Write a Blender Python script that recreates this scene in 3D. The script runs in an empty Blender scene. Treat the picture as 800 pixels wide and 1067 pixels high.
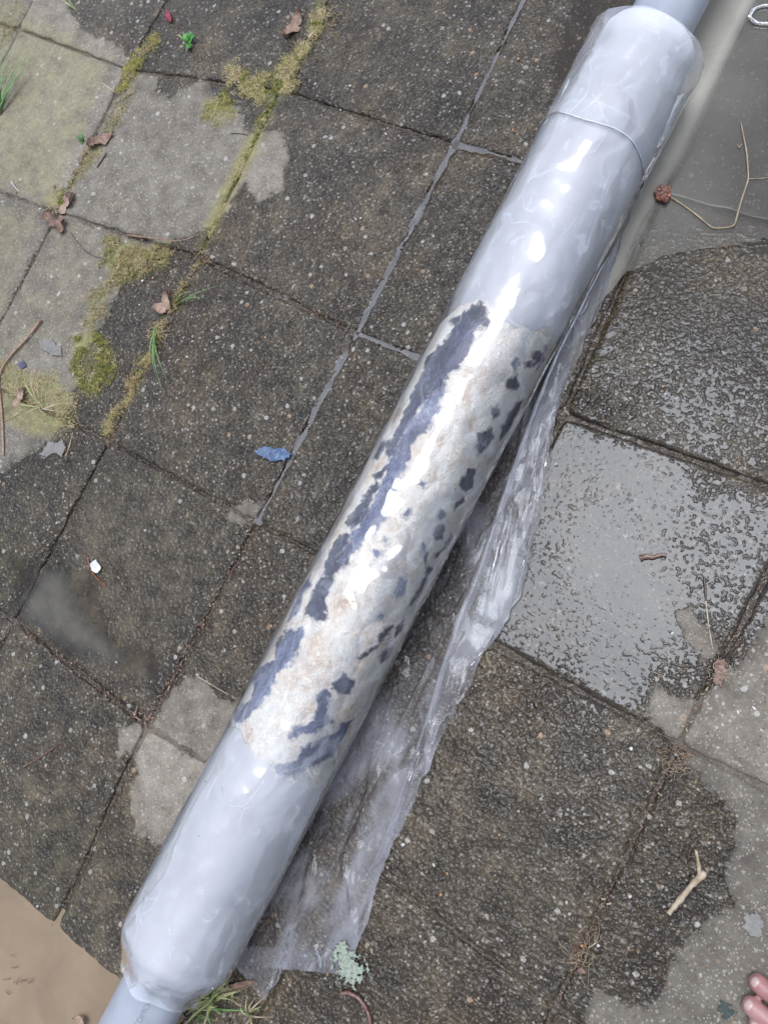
import bpy, bmesh, math, random
import numpy as np
from mathutils import Matrix, Vector

SC = bpy.context.scene
COL = SC.collection
random.seed(7)
RNG = np.random.default_rng(11)

# ------------------------------------------------------------------ camera
RM = np.array([[0.84329, 0.44327, -0.30393],      # image right
               [0.39905, -0.89521, -0.19839],     # image down
               [-0.36002, 0.04602, -0.93181]])    # view direction
CAM = np.array([0.5158, 0.3421, 0.9264])
FPX = 800.0
cd = bpy.data.cameras.new('camera')
cam = bpy.data.objects.new('camera', cd)
COL.objects.link(cam)
m3 = Matrix([RM[0], -RM[1], -RM[2]]).transposed()
cam.matrix_world = Matrix.Translation(Vector(CAM)) @ m3.to_4x4()
cd.sensor_fit = 'VERTICAL'
cd.sensor_height = 36.0
cd.lens = FPX / 1067.0 * 36.0
cd.clip_start = 0.01
cd.clip_end = 500
SC.camera = cam

# ------------------------------------------------------------------ light
SUN_DIR = Vector((-0.045, 0.16, 0.985)).normalized()
world = bpy.data.worlds.new('World')
SC.world = world
world.use_nodes = True
wn = world.node_tree
bg = wn.nodes['Background']
sky = wn.nodes.new('ShaderNodeTexSky')
sky.sky_type = 'NISHITA'
sky.sun_disc = False
sky.sun_elevation = math.asin(SUN_DIR.z)
sky.sun_rotation = math.atan2(SUN_DIR.x, SUN_DIR.y)
sky.air_density = 1.0
sky.dust_density = 3.0
hs = wn.nodes.new('ShaderNodeHueSaturation')
hs.inputs['Saturation'].default_value = 0.55
wn.links.new(sky.outputs[0], hs.inputs['Color'])
tint = wn.nodes.new('ShaderNodeMix')
tint.data_type = 'RGBA'
tint.blend_type = 'MULTIPLY'
tint.inputs[0].default_value = 1.0
tint.inputs[7].default_value = (0.94, 0.97, 1.04, 1)      # cool light of a bright overcast
wn.links.new(hs.outputs[0], tint.inputs[6])
wn.links.new(tint.outputs[2], bg.inputs['Color'])
bg.inputs['Strength'].default_value = 0.15
sd = bpy.data.lights.new('sun', 'SUN')
sd.energy = 1.15
sd.angle = math.radians(30)
sd.color = (0.78, 0.87, 1.0)
sun = bpy.data.objects.new('sun', sd)
COL.objects.link(sun)
sun.rotation_euler = SUN_DIR.to_track_quat('Z', 'Y').to_euler()
SC.view_settings.view_transform = 'Standard'
SC.view_settings.look = 'None'
SC.view_settings.gamma = 1.0
SC.view_settings.use_curve_mapping = False
SC.view_settings.exposure = 1.05
SC.render.engine = 'CYCLES'
SC.cycles.use_denoising = True
SC.cycles.max_bounces = 10
SC.cycles.transparent_max_bounces = 24
SC.cycles.caustics_reflective = False
SC.cycles.caustics_refractive = False


# ------------------------------------------------------------------ helpers
def ray(u, v):
    return RM.T @ np.array([(u - 400.0) / FPX, (v - 533.5) / FPX, 1.0])


def G(u, v, z=0.0):
    """point of the ground (height z) that the photograph shows at (u, v)"""
    d = ray(u, v)
    t = (z - CAM[2]) / d[2]
    return CAM + t * d


def GP(pts, z=0.0):
    return np.array([G(u, v, z) for u, v in pts])


def _hash(ix, iy, iz, seed):
    h = (ix * 374761393 + iy * 668265263 + iz * 2147483647 + seed * 974634777) & 0xFFFFFFFF
    h = ((h ^ (h >> 13)) * 1274126177) & 0xFFFFFFFF
    h = (h ^ (h >> 16)) & 0xFFFFFFFF
    return h.astype(np.float64) / 4294967295.0


def vnoise(x, y, z=None, seed=0):
    x = np.asarray(x, float); y = np.asarray(y, float)
    z = np.zeros_like(x) if z is None else np.asarray(z, float) + np.zeros_like(x)
    ix = np.floor(x).astype(np.int64); iy = np.floor(y).astype(np.int64); iz = np.floor(z).astype(np.int64)
    fx = x - ix; fy = y - iy; fz = z - iz
    fx = fx * fx * (3 - 2 * fx); fy = fy * fy * (3 - 2 * fy); fz = fz * fz * (3 - 2 * fz)
    r = 0
    for a in (0, 1):
        for b in (0, 1):
            for c in (0, 1):
                w = (fx if a else 1 - fx) * (fy if b else 1 - fy) * (fz if c else 1 - fz)
                r = r + w * _hash(ix + a, iy + b, iz + c, seed)
    return r


def fbm(x, y, z=None, oct=4, seed=0):
    r = 0; a = 1; s = 0; k = 1.0
    for o in range(oct):
        r = r + a * vnoise(np.asarray(x) * k, np.asarray(y) * k, None if z is None else np.asarray(z) * k, seed + o)
        s += a; a *= .5; k *= 2.03
    return r / s


def sdf(P, poly):
    """signed distance (positive inside) of points P (n,2) to polygon"""
    P = np.asarray(P, float)[:, :2]; Q = np.asarray(poly, float)[:, :2]
    d = np.full(len(P), 1e9); ins = np.zeros(len(P), bool)
    n = len(Q)
    for i in range(n):
        a = Q[i]; b = Q[(i + 1) % n]; e = b - a; w = P - a
        t = np.clip((w @ e) / max(e @ e, 1e-15), 0, 1)
        q = w - t[:, None] * e
        d = np.minimum(d, (q * q).sum(1))
        c = (a[1] > P[:, 1]) != (b[1] > P[:, 1])
        with np.errstate(divide='ignore', invalid='ignore'):
            xi = a[0] + (P[:, 1] - a[1]) * e[0] / (e[1] if e[1] != 0 else 1e-15)
        ins ^= c & (P[:, 0] < xi)
    d = np.sqrt(d)
    return np.where(ins, d, -d)


def sstep(a, b, x):
    t = np.clip((x - a) / (b - a), 0, 1)
    return t * t * (3 - 2 * t)


def link(name, me, mat=None, parent=None, smooth=True):
    o = bpy.data.objects.new(name, me)
    COL.objects.link(o)
    if mat:
        me.materials.append(mat)
    if parent:
        o.parent = parent
    if smooth and len(me.polygons):
        me.polygons.foreach_set('use_smooth', [True] * len(me.polygons))
    return o


def mesh(name, V, F, mat=None, parent=None, smooth=True, attrs=None):
    me = bpy.data.meshes.new(name)
    me.from_pydata([tuple(map(float, v)) for v in V], [], [tuple(map(int, f)) for f in F])
    if attrs:
        for k, a in attrs.items():
            at = me.attributes.new(k, 'FLOAT', 'POINT')
            at.data.foreach_set('value', np.asarray(a, np.float32))
    me.update()
    return link(name, me, mat, parent, smooth)


def tag(o, label=None, cat=None, group=None, kind=None):
    if label: o['label'] = label
    if cat: o['category'] = cat
    if group: o['group'] = group
    if kind: o['kind'] = kind
    return o


def empty(name, loc=(0, 0, 0)):
    o = bpy.data.objects.new(name, None)
    o.empty_display_size = 0.02
    COL.objects.link(o)
    o.location = loc
    bpy.context.view_layer.update()
    return o


def adopt(o, parent):
    """parent a mesh whose vertices are in world space"""
    o.parent = parent
    o.matrix_parent_inverse = Matrix.Translation(parent.location).inverted()
    return o


def gridfaces(n, m, wrap=False):
    f = []
    mm = m if wrap else m - 1
    for i in range(n - 1):
        for j in range(mm):
            k = (j + 1) % m
            f.append((i * m + j, i * m + k, (i + 1) * m + k, (i + 1) * m + j))
    return f


# ------------------------------------------------------------------ materials
class N:
    def __init__(s, name):
        s.m = bpy.data.materials.new(name)
        s.m.use_nodes = True
        s.t = s.m.node_tree
        s.t.nodes.clear()
        s.out = s.t.nodes.new('ShaderNodeOutputMaterial')

    def n(s, typ, ins=None, **kw):
        nd = s.t.nodes.new('ShaderNode' + typ)
        for k, v in kw.items():
            setattr(nd, k, v)
        for k, v in (ins or {}).items():
            s.set(nd.inputs[k], v)
        return nd

    def set(s, sock, v):
        if hasattr(v, 'links') or isinstance(v, bpy.types.NodeSocket):
            s.t.links.new(v, sock)
        elif isinstance(v, tuple) and len(v) == 3 and sock.type == 'RGBA':
            sock.default_value = (*v, 1)
        else:
            sock.default_value = v

    def math(s, op, a, b=0.0, c=None, clamp=False):
        nd = s.n('Math', operation=op, use_clamp=clamp)
        s.set(nd.inputs[0], a); s.set(nd.inputs[1], b)
        if c is not None: s.set(nd.inputs[2], c)
        return nd.outputs[0]

    def smooth(s, x, a, b, lo=0.0, hi=1.0):
        nd = s.n('MapRange', interpolation_type='SMOOTHSTEP')
        for k, v in zip(('Value', 'From Min', 'From Max', 'To Min', 'To Max'), (x, a, b, lo, hi)):
            s.set(nd.inputs[k], v)
        return nd.outputs[0]

    def mix(s, fac, a, b, blend='MIX'):
        nd = s.n('Mix', data_type='RGBA', blend_type=blend)
        s.set(nd.inputs[0], fac); s.set(nd.inputs[6], a); s.set(nd.inputs[7], b)
        return nd.outputs[2]

    def lerp(s, fac, a, b):
        nd = s.n('Mix', data_type='FLOAT')
        s.set(nd.inputs[0], fac); s.set(nd.inputs[2], a); s.set(nd.inputs[3], b)
        return nd.outputs[0]

    def ramp(s, fac, stops):
        nd = s.n('ValToRGB')
        s.set(nd.inputs[0], fac)
        cr = nd.color_ramp
        while len(cr.elements) < len(stops): cr.elements.new(.5)
        for e, (p, c) in zip(cr.elements, stops):
            e.position = p; e.color = (*c, 1)
        return nd.outputs[0]

    def noise(s, vec, scale, detail=3, rough=.5, dist=0.0):
        nd = s.n('TexNoise', {'Vector': vec, 'Scale': scale, 'Detail': detail, 'Roughness': rough, 'Distortion': dist})
        return nd.outputs[0]

    def vor(s, vec, scale, feature='F1'):
        return s.n('TexVoronoi', {'Vector': vec, 'Scale': scale}, feature=feature)

    def attr(s, name):
        return s.n('Attribute', attribute_name=name).outputs['Fac']

    def pos(s):
        return s.n('NewGeometry').outputs['Position']

    def bump(s, h, dist, strength=1.0, normal=None):
        ins = {'Height': h, 'Distance': dist, 'Strength': strength}
        if normal is not None: ins['Normal'] = normal
        return s.n('Bump', ins).outputs[0]

    def done(s, sh):
        s.t.links.new(sh, s.out.inputs[0])
        return s.m


def simple(name, cols, rough=.7, nscale=200, bump=0.0005, spec=.5, sss=0.0):
    """cols: list of colours spread along a noise ramp"""
    k = N(name)
    p = k.pos()
    oi = k.n('ObjectInfo').outputs['Random']
    nz = k.noise(p, nscale, 4, .6)
    v = k.math('ADD', nz, k.math('MULTIPLY', k.math('SUBTRACT', oi, .5), .25))
    st = [(.3 + .4 * i / max(1, len(cols) - 1), tuple(q * .74 for q in c)) for i, c in enumerate(cols)]
    c = k.ramp(v, st)
    bn = k.bump(k.noise(p, nscale * 3, 3), bump)
    b = k.n('BsdfPrincipled', {'Base Color': c, 'Roughness': rough, 'Normal': bn, 'Specular IOR Level': spec})
    if sss:
        b.inputs['Subsurface Weight'].default_value = sss
        b.inputs['Subsurface Radius'].default_value = (1, .35, .2)
        b.inputs['Subsurface Scale'].default_value = .004
    return k.done(b.outputs[0])


def tile_material(name='concrete_tile', joint=False):
    k = N(name)
    p = k.pos()
    wet_a, film_a, moss_a, mud_a = (k.attr(x) for x in ('wet', 'film', 'moss', 'mud'))
    rnd = k.n('ObjectInfo').outputs['Random']
    fine = k.noise(p, 520, 3, .6)
    grit = k.noise(p, 235, 4, .68)
    med = k.noise(p, 38, 6, .6)
    big = k.noise(p, 9, 4, .55)
    edge_n = k.noise(p, 55, 5, .62)
    v1 = k.vor(p, 230); v2 = k.vor(p, 95); v3 = k.vor(p, 420)
    s1 = k.n('SeparateColor', {0: v1.outputs['Color']}); s2 = k.n('SeparateColor', {0: v2.outputs['Color']})
    s3 = k.n('SeparateColor', {0: v3.outputs['Color']})
    edge_irr = k.math('MULTIPLY', k.math('SUBTRACT', grit, .5), .55)
    peb1 = k.math('MULTIPLY', k.smooth(k.math('ADD', s1.outputs[0], k.math('MULTIPLY', k.math('SUBTRACT', med, .5), .5)), .86, .88), k.smooth(k.math('ADD', v1.outputs['Distance'], edge_irr), .46, .36))
    peb2 = k.math('MULTIPLY', k.smooth(s2.outputs[0], .955, .96), k.smooth(k.math('ADD', v2.outputs['Distance'], edge_irr), .34, .28))
    peb3 = k.math('MULTIPLY', k.smooth(s3.outputs[0], .78, .8), k.smooth(v3.outputs['Distance'], .45, .32))
    pit = k.math('MULTIPLY', k.smooth(s1.outputs[1], .84, .86), k.smooth(v1.outputs['Distance'], .34, .2))
    pcol1 = k.ramp(s1.outputs[2], [(0, (.33, .31, .27)), (.35, (.5, .48, .42)), (.55, (.27, .25, .23)), (.8, (.36, .32, .26)), (.975, (.32, .2, .11))])
    pcol2 = k.ramp(s2.outputs[2], [(0, (.5, .48, .43)), (.5, (.38, .36, .33)), (.75, (.55, .53, .48)), (.96, (.38, .24, .14))])
    # wetness with a ragged outline
    wsum = k.math('ADD', wet_a, k.math('MULTIPLY', k.math('SUBTRACT', edge_n, .5), .035))
    wet = k.smooth(k.math('ADD', wsum, k.math('MULTIPLY', k.math('SUBTRACT', grit, .5), .006)), -.0035, .0025)
    damp = k.smooth(wsum, -.018, .006)
    # dry concrete colour
    dry = k.ramp(k.math('ADD', k.math('MULTIPLY', med, .6), k.math('MULTIPLY', big, .4)),
                 [(.34, (.090, .075, .057)), (.5, (.143, .123, .096)), (.66, (.190, .167, .132))])
    tone = k.math('ADD', .74, k.math('MULTIPLY', rnd, .5))
    grain = k.math('ADD', .2, k.math('ADD', k.math('MULTIPLY', fine, .8), k.math('MULTIPLY', grit, .8)))
    dry = k.mix(1.0, dry, k.math('MULTIPLY', tone, grain), 'MULTIPLY')
    dry = k.mix(k.math('MULTIPLY', peb1, .36), dry, pcol1)
    dry = k.mix(k.math('MULTIPLY', peb3, .35), dry, (.42, .4, .36))
    dry = k.mix(k.math('MULTIPLY', peb2, .42), dry, pcol2)
    dry = k.mix(k.math('MULTIPLY', pit, .7), dry, (.07, .065, .055))
    # lichen / algae tint
    alg = k.smooth(k.math('ADD', moss_a, k.math('MULTIPLY', k.math('SUBTRACT', med, .5), .9)), .12, 1.15)
    algc = k.ramp(k.noise(p, 120, 4, .65), [(.3, (.11, .10, .032)), (.5, (.19, .175, .06)), (.72, (.27, .225, .11))])
    # wet concrete
    wetc = k.ramp(k.math('ADD', k.math('MULTIPLY', med, .5), k.math('MULTIPLY', big, .5)),
                  [(.36, (.0165, .012, .0075)), (.5, (.036, .0275, .0175)), (.66, (.072, .056, .034))])
    wetc = k.mix(1.0, wetc, k.math('MULTIPLY', tone, k.math('MULTIPLY', k.math('MAXIMUM', k.math('SUBTRACT', grit, .18), .04), 3.3)), 'MULTIPLY')
    wetc = k.mix(k.math('MULTIPLY', peb1, .36), wetc, pcol1)
    wetc = k.mix(k.math('MULTIPLY', peb3, .26), wetc, (.3, .28, .24))
    wetc = k.mix(k.math('MULTIPLY', peb2, .42), wetc, pcol2)
    soak = k.smooth(k.math('ADD', film_a, k.math('MULTIPLY', k.math('SUBTRACT', med, .5), .4)), .45, .8)
    wetc = k.mix(k.math('MULTIPLY', soak, .6), wetc, (.014, .0115, .009))
    brown = k.smooth(k.noise(p, 5.5, 4, .6), .46, .64)
    wetc = k.mix(k.math('MULTIPLY', brown, .28), wetc, k.mix(1.0, wetc, (1.25, .98, .66, 1), 'MULTIPLY'))
    base = k.mix(damp, dry, k.mix(.3, dry, wetc))
    base = k.mix(wet, base, wetc)
    base = k.mix(k.math('MULTIPLY', alg, k.lerp(wet, .85, .6)), base, k.mix(wet, algc, k.mix(.55, algc, (.03, .03, .012))))
    mud = k.smooth(k.math('ADD', mud_a, k.math('MULTIPLY', k.math('SUBTRACT', med, .5), .5)), .1, .9)
    base = k.mix(k.math('MULTIPLY', mud, .75), base, k.ramp(med, [(.35, (.030, .023, .014)), (.65, (.085, .068, .044))]))
    if joint:
        base = k.mix(k.lerp(wet, .45, .72), base, k.ramp(fine, [(.3, (.030, .022, .016)), (.5, (.060, .046, .034)), (.72, (.115, .088, .064))]))
    # relief, drowned where water stands
    lump = k.n('TexVoronoi', {'Vector': p, 'Scale': 200, 'Smoothness': .6}, feature='SMOOTH_F1').outputs['Distance']
    rel = k.noise(p, 185, 1.5, .5)
    h = k.math('ADD', k.math('MULTIPLY', rel, .95), k.math('MULTIPLY', lump, .5))
    h = k.math('ADD', h, k.math('MULTIPLY', fine, .12))
    h = k.math('ADD', h, k.math('MULTIPLY', k.math('SUBTRACT', med, .5), .55))
    poke = k.math('MULTIPLY', k.smooth(s1.outputs[1], .60, .9), k.smooth(k.math('ADD', v1.outputs['Distance'], k.math('MULTIPLY', grit, .3)), .52, .22))
    h = k.math('ADD', h, k.math('MULTIPLY', poke, k.lerp(wet, -.35, .70)))
    hs_ = k.smooth(h, .1, 1.15)
    lvl = k.math('MULTIPLY', film_a, wet)
    hw = k.n('Math', {0: hs_, 1: lvl, 2: .2}, operation='SMOOTH_MAX').outputs[0]
    fm = k.smooth(k.math('SUBTRACT', lvl, hs_), -.02, .08)
    bn = k.bump(hw, k.lerp(wet, .0009, .0029), 1.0)
    rough = k.lerp(wet, .85, k.lerp(fm, .10, .03))
    b = k.n('BsdfPrincipled', {'Base Color': base, 'Roughness': rough, 'Normal': bn,
                               'IOR': k.lerp(wet, 1.4, 1.32), 'Specular IOR Level': k.lerp(wet, .35, .5)})
    return k.done(b.outputs[0])


def water_material(name, murk_col, base_murk=0.0, wave=.00012):
    k = N(name)
    p = k.pos()
    nz = k.noise(p, 14, 4, .55, .6)
    mk = k.math('ADD', k.attr('murk'), base_murk)
    mk = k.math('MULTIPLY', mk, k.math('ADD', .86, k.math('MULTIPLY', nz, .28)), clamp=True)
    col = k.mix(nz, tuple(c * .72 for c in murk_col), tuple(min(1, c * 1.25) for c in murk_col))
    dif = k.n('BsdfDiffuse', {'Color': col}).outputs[0]
    tr = k.n('BsdfTransparent', {'Color': (.93, .93, .9, 1)}).outputs[0]
    body = k.n('MixShader', {0: mk, 1: tr, 2: dif}).outputs[0]
    bn = k.bump(k.noise(p, 30, 2), wave)
    gl = k.n('BsdfGlossy', {'Color': (1, 1, 1, 1), 'Roughness': .02, 'Normal': bn}).outputs[0]
    fr = k.n('Fresnel', {'IOR': 1.33, 'Normal': bn}).outputs[0]
    return k.done(k.n('MixShader', {0: fr, 1: body, 2: gl}).outputs[0])


def plastic_material(name, haze=.12, col=(.8, .82, .88), rough=.08, bscale=30, bdist=.0012, attr=False,
                     spots=0.0, stretch=(1, .45, 1), fine=.25, boost=1.6, crease=0.0, dirt=False):
    k = N(name)
    p = k.pos()
    mp = k.n('Mapping', {'Vector': p, 'Scale': stretch}).outputs[0]
    wv = k.n('TexNoise', {'Vector': p, 'Scale': bscale * .8, 'Detail': 2.0}).outputs[1]
    wp = k.n('VectorMath', {0: mp, 1: k.n('VectorMath', {0: wv, 3: .9 / bscale}, operation='SCALE').outputs[0]}, operation='ADD').outputs[0]
    facet = k.vor(wp, bscale).outputs['Distance']
    facet2 = k.vor(wp, bscale * 2.7).outputs['Distance']
    w2 = k.noise(p, bscale * 5, 3, .55, .5)
    patchy = k.smooth(k.noise(p, 9, 2), .38, .56)
    h = k.math('ADD', k.math('MULTIPLY', facet, k.lerp(patchy, .35, 1.0)), k.math('MULTIPLY', k.math('MULTIPLY', facet2, patchy), .55))
    h = k.math('ADD', h, k.math('MULTIPLY', w2, fine))
    bn = k.bump(h, bdist)
    hz = k.math('ADD', haze, k.attr('haze')) if attr else haze
    cl = k.noise(p, 18, 5, .6)
    hz = k.math('MULTIPLY', hz, k.math('ADD', .7, k.math('MULTIPLY', cl, .6)), clamp=True)
    if spots:
        sp = k.smooth(k.noise(mp, 48, 4, .55, .8), .55, .68)
        hz = k.math('ADD', hz, k.math('MULTIPLY', sp, spots), clamp=True)
    if crease:
        c1 = k.smooth(k.math('ABSOLUTE', k.math('SUBTRACT', k.noise(mp, bscale * 1.1, 1, .5, .6), .5)), .008, .002)
        c2 = k.smooth(k.math('ABSOLUTE', k.math('SUBTRACT', k.noise(mp, bscale * 1.9, 1, .5, .4), .5)), .010, .003)
        cm = k.smooth(k.noise(p, 22, 2), .48, .62)
        hz = k.math('ADD', hz, k.math('MULTIPLY', k.math('MULTIPLY', k.math('MAXIMUM', c1, c2), cm), crease), clamp=True)
    if dirt:
        dv = k.vor(p, 75)
        dm = k.math('MULTIPLY', k.smooth(k.n('SeparateColor', {0: dv.outputs['Color']}).outputs[0], .93, .94), k.smooth(dv.outputs['Distance'], .10, .06))
        stain = k.math('MULTIPLY', k.smooth(k.noise(p, 16, 5, .65), .58, .75), .25)
        col = k.mix(stain, (*col, 1), (.55, .52, .45, 1))
        col = k.mix(dm, col, (.06, .05, .04, 1))
        hz = k.math('MAXIMUM', hz, k.math('MULTIPLY', dm, .9))
    dif = k.n('BsdfDiffuse', {'Color': col, 'Normal': bn}).outputs[0]
    trl = k.n('BsdfTranslucent', {'Color': col}).outputs[0]
    milk = k.n('MixShader', {0: .25, 1: dif, 2: trl}).outputs[0]
    tr = k.n('BsdfTransparent', {'Color': (.995, .995, 1, 1)}).outputs[0]
    body = k.n('MixShader', {0: hz, 1: tr, 2: milk}).outputs[0]
    gl = k.n('BsdfGlossy', {'Color': (1, 1, 1, 1), 'Roughness': rough, 'Normal': bn}).outputs[0]
    fr = k.math('MULTIPLY', k.n('Fresnel', {'IOR': 1.45, 'Normal': bn}).outputs[0], boost, clamp=True)
    return k.done(k.n('MixShader', {0: fr, 1: body, 2: gl}).outputs[0])


def wool_material(name, stops, bump=.0016, feather=False):
    k = N(name)
    p = k.pos()
    mp = k.n('Mapping', {'Vector': p, 'Scale': (1, .7, 1)}).outputs[0]
    a = k.noise(mp, 26, 5, .6, .8)
    b_ = k.noise(mp, 110, 5, .7, 2.0)
    c = k.ramp(k.math('ADD', k.math('MULTIPLY', a, .65), k.math('MULTIPLY', b_, .35)), stops)
    if feather:
        fe = k.smooth(k.math('ADD', k.attr('edge'), k.math('MULTIPLY', k.math('SUBTRACT', k.noise(p, 260, 5, .72, 1.5), .5), 1.5)), -.42, .42)
        wisp = k.smooth(k.noise(mp, 150, 5, .7, 3.0), .60, .74)
        c = k.mix(k.math('MULTIPLY', wisp, .6), c, (.55, .54, .58))
        c = k.mix(fe, (.85, .79, .69), c)
    rid = k.math('ABSOLUTE', k.math('SUBTRACT', k.noise(mp, 75, 4, .6, 2.5), .5))
    fib = k.noise(mp, 420, 3, .6, 3.0)
    h = k.math('ADD', k.math('MULTIPLY', rid, 1.4), k.math('MULTIPLY', fib, .3))
    bs = k.n('BsdfPrincipled', {'Base Color': c, 'Roughness': .8, 'Normal': k.bump(h, bump), 'Sheen Weight': .2,
                                'Specular IOR Level': .25})
    return k.done(bs.outputs[0])


def soil_material(name, stops, rough=.55, wetgloss=.5):
    k = N(name)
    p = k.pos()
    a = k.noise(p, 160, 6, .7)
    b_ = k.noise(p, 900, 2)
    c = k.ramp(k.math('ADD', k.math('MULTIPLY', a, .7), k.math('MULTIPLY', b_, .3)), stops)
    h = k.math('ADD', a, k.math('MULTIPLY', b_, .4))
    bs = k.n('BsdfPrincipled', {'Base Color': c, 'Roughness': rough, 'Normal': k.bump(h, .004), 'Specular IOR Level': wetgloss})
    return k.done(bs.outputs[0])


M = {}
M['tile'] = tile_material()
M['joint'] = tile_material('joint_sand', True)
M['soil'] = soil_material('wet_soil', [(.3, (.030, .026, .021)), (.5, (.058, .050, .040)), (.7, (.10, .085, .066))], .4)
M['ground'] = soil_material('garden_soil', [(.3, (.03, .024, .016)), (.5, (.06, .047, .032)), (.7, (.10, .08, .05))], .7)
M['murky'] = water_material('murky_water', (.28, .262, .215))
M['brown_water'] = water_material('brown_water', (.195, .142, .090), .97)
M['sky_sheen_water'] = water_material('sky_sheen_water', (.26, .25, .25), .03)  # joint water, its grey body colour carries a painted sky sheen
M['pvc'] = simple('grey_pvc', [(.29, .31, .345), (.32, .34, .375), (.36, .38, .41)], .3, 30, .0001)
M['ink'] = simple('printed_ink', [(.2, .21, .23), (.27, .28, .3)], .6, 300, .0)
M['wool'] = wool_material('white_wool', [(.33, (.56, .40, .28)), (.42, (.78, .65, .51)), (.49, (.88, .82, .71)), (.60, (.93, .90, .82))], .0060)
M['navy'] = wool_material('navy_wool', [(.40, (.008, .010, .022)), (.50, (.028, .031, .066)), (.60, (.12, .125, .19))], .005, True)
M['paleblue'] = wool_material('pale_blue_wool', [(.40, (.045, .055, .11)), (.5, (.15, .17, .28)), (.60, (.38, .40, .47))], .005, True)
M['core'] = plastic_material('wound_plastic', .92, (.55, .545, .545), .34, 14, .0010, fine=.05, boost=.7, stretch=(1, 1, 1))
M['film'] = plastic_material('clear_film', .006, (.84, .85, .88), .035, 9, .0062, attr=True, spots=.10, fine=.03, boost=1.7, stretch=(1, .7, 1), crease=.12, dirt=True)
M['flap'] = plastic_material('loose_film', .045, (.40, .395, .41), .035, 20, .0036, attr=True, spots=.18, fine=.05, boost=.36, stretch=(1, .4, 1), crease=.22)
M['straw'] = simple('dry_straw', [(.27, .20, .12), (.40, .31, .20), (.52, .44, .32)], .7, 90)
M['twig'] = simple('brown_twig', [(.17, .095, .05), (.27, .16, .09), (.36, .24, .15)], .6, 120)
M['darktwig'] = simple('dark_twig', [(.035, .02, .014), (.07, .04, .028), (.12, .07, .045)], .4, 150)
M['redroot'] = simple('red_brown_litter', [(.06, .032, .022), (.13, .065, .042), (.26, .15, .09)], .5, 260)
M['dryleaf'] = simple('dry_leaf', [(.17, .10, .07), (.30, .19, .13), (.43, .31, .23)], .7, 130)
M['moss'] = simple('moss', [(.07, .075, .010), (.23, .23, .032), (.42, .38, .09)], .8, 160)
M['strawmoss'] = simple('dry_moss', [(.20, .135, .05), (.36, .27, .12), (.52, .42, .22)], .8, 160)
M['grass'] = simple('grass_green', [(.045, .10, .02), (.09, .19, .04), (.17, .28, .08)], .5, 90)
M['palegrass'] = simple('grass_yellow_green', [(.15, .18, .05), (.26, .30, .10), (.40, .38, .18)], .55, 90)
M['weed'] = simple('weed_green', [(.03, .16, .015), (.05, .28, .03), (.10, .36, .05)], .4, 90)
M['redleaf'] = simple('red_leaf', [(.22, .02, .04), (.32, .03, .06)], .5, 120)
M['blue'] = simple('blue_flake', [(.03, .06, .13), (.06, .12, .22), (.14, .20, .30)], .35, 160)
M['lichen'] = simple('lichen', [(.16, .19, .13), (.30, .34, .26), (.42, .45, .37)], .85, 260, .001)
M['white'] = simple('white_scrap', [(.50, .50, .48), (.68, .68, .66)], .5, 160)
M['grey'] = simple('grey_scrap', [(.17, .155, .135), (.25, .235, .21)], .8, 200)
M['pebble'] = simple('pale_pebble', [(.32, .29, .24), (.46, .43, .38), (.58, .56, .52)], .4, 60)
M['orange'] = simple('orange_pebble', [(.36, .17, .06), (.5, .26, .10)], .4, 60)
M['bud'] = simple('orange_bud', [(.02, .010, .008), (.16, .04, .012), (.42, .12, .03)], .25, 260)
M['slug'] = simple('slug_brown', [(.05, .025, .015), (.11, .06, .04), (.2, .12, .08)], .2, 200)
M['worm'] = simple('worm_brown', [(.07, .03, .025), (.14, .06, .045), (.22, .12, .09)], .2, 200)
M['gum'] = simple('green_stain', [(.02, .035, .03), (.05, .075, .065)], .7, 240, .001)
M['skin'] = simple('skin', [(.30, .13, .115), (.37, .18, .16), (.43, .24, .215)], .45, 45, .0002, .4, .25)
M['nail'] = simple('toenail', [(.46, .30, .27), (.52, .37, .33)], .25, 45, .0001)
M['purple'] = simple('purple_petal', [(.03, .03, .06), (.07, .06, .12)], .6, 120)

# ------------------------------------------------------------------ ground
gr = mesh('ground', [(-40, -40, -.05), (40, -40, -.05), (40, 40, -.05), (-40, 40, -.05)], [(0, 1, 2, 3)], M['ground'])
tag(gr, kind='structure')

# paving: a 30 cm grid; nodes shifted to where the joints really run
nodes = {}
OBS = {(0, 0): (152, 757), (0, 1): (268, 545), (0, 2): (372, 347), (0, 3): (473, 150),
       (-1, 0): (15, 648), (-1, 1): (114, 460), (-1, 2): (208, 268), (-1, 3): (292, 94), (-2, 2): (60, 220),
       (-2, 3): (132, 72), (1, 2): (587, 432), (2, 1): (706, 775), (2, 0): (577, 1050)}


def node(i, j):
    if (i, j) in OBS:
        return G(*OBS[(i, j)])[:2]
    return np.array([.3 * i, .3 * j])


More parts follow.
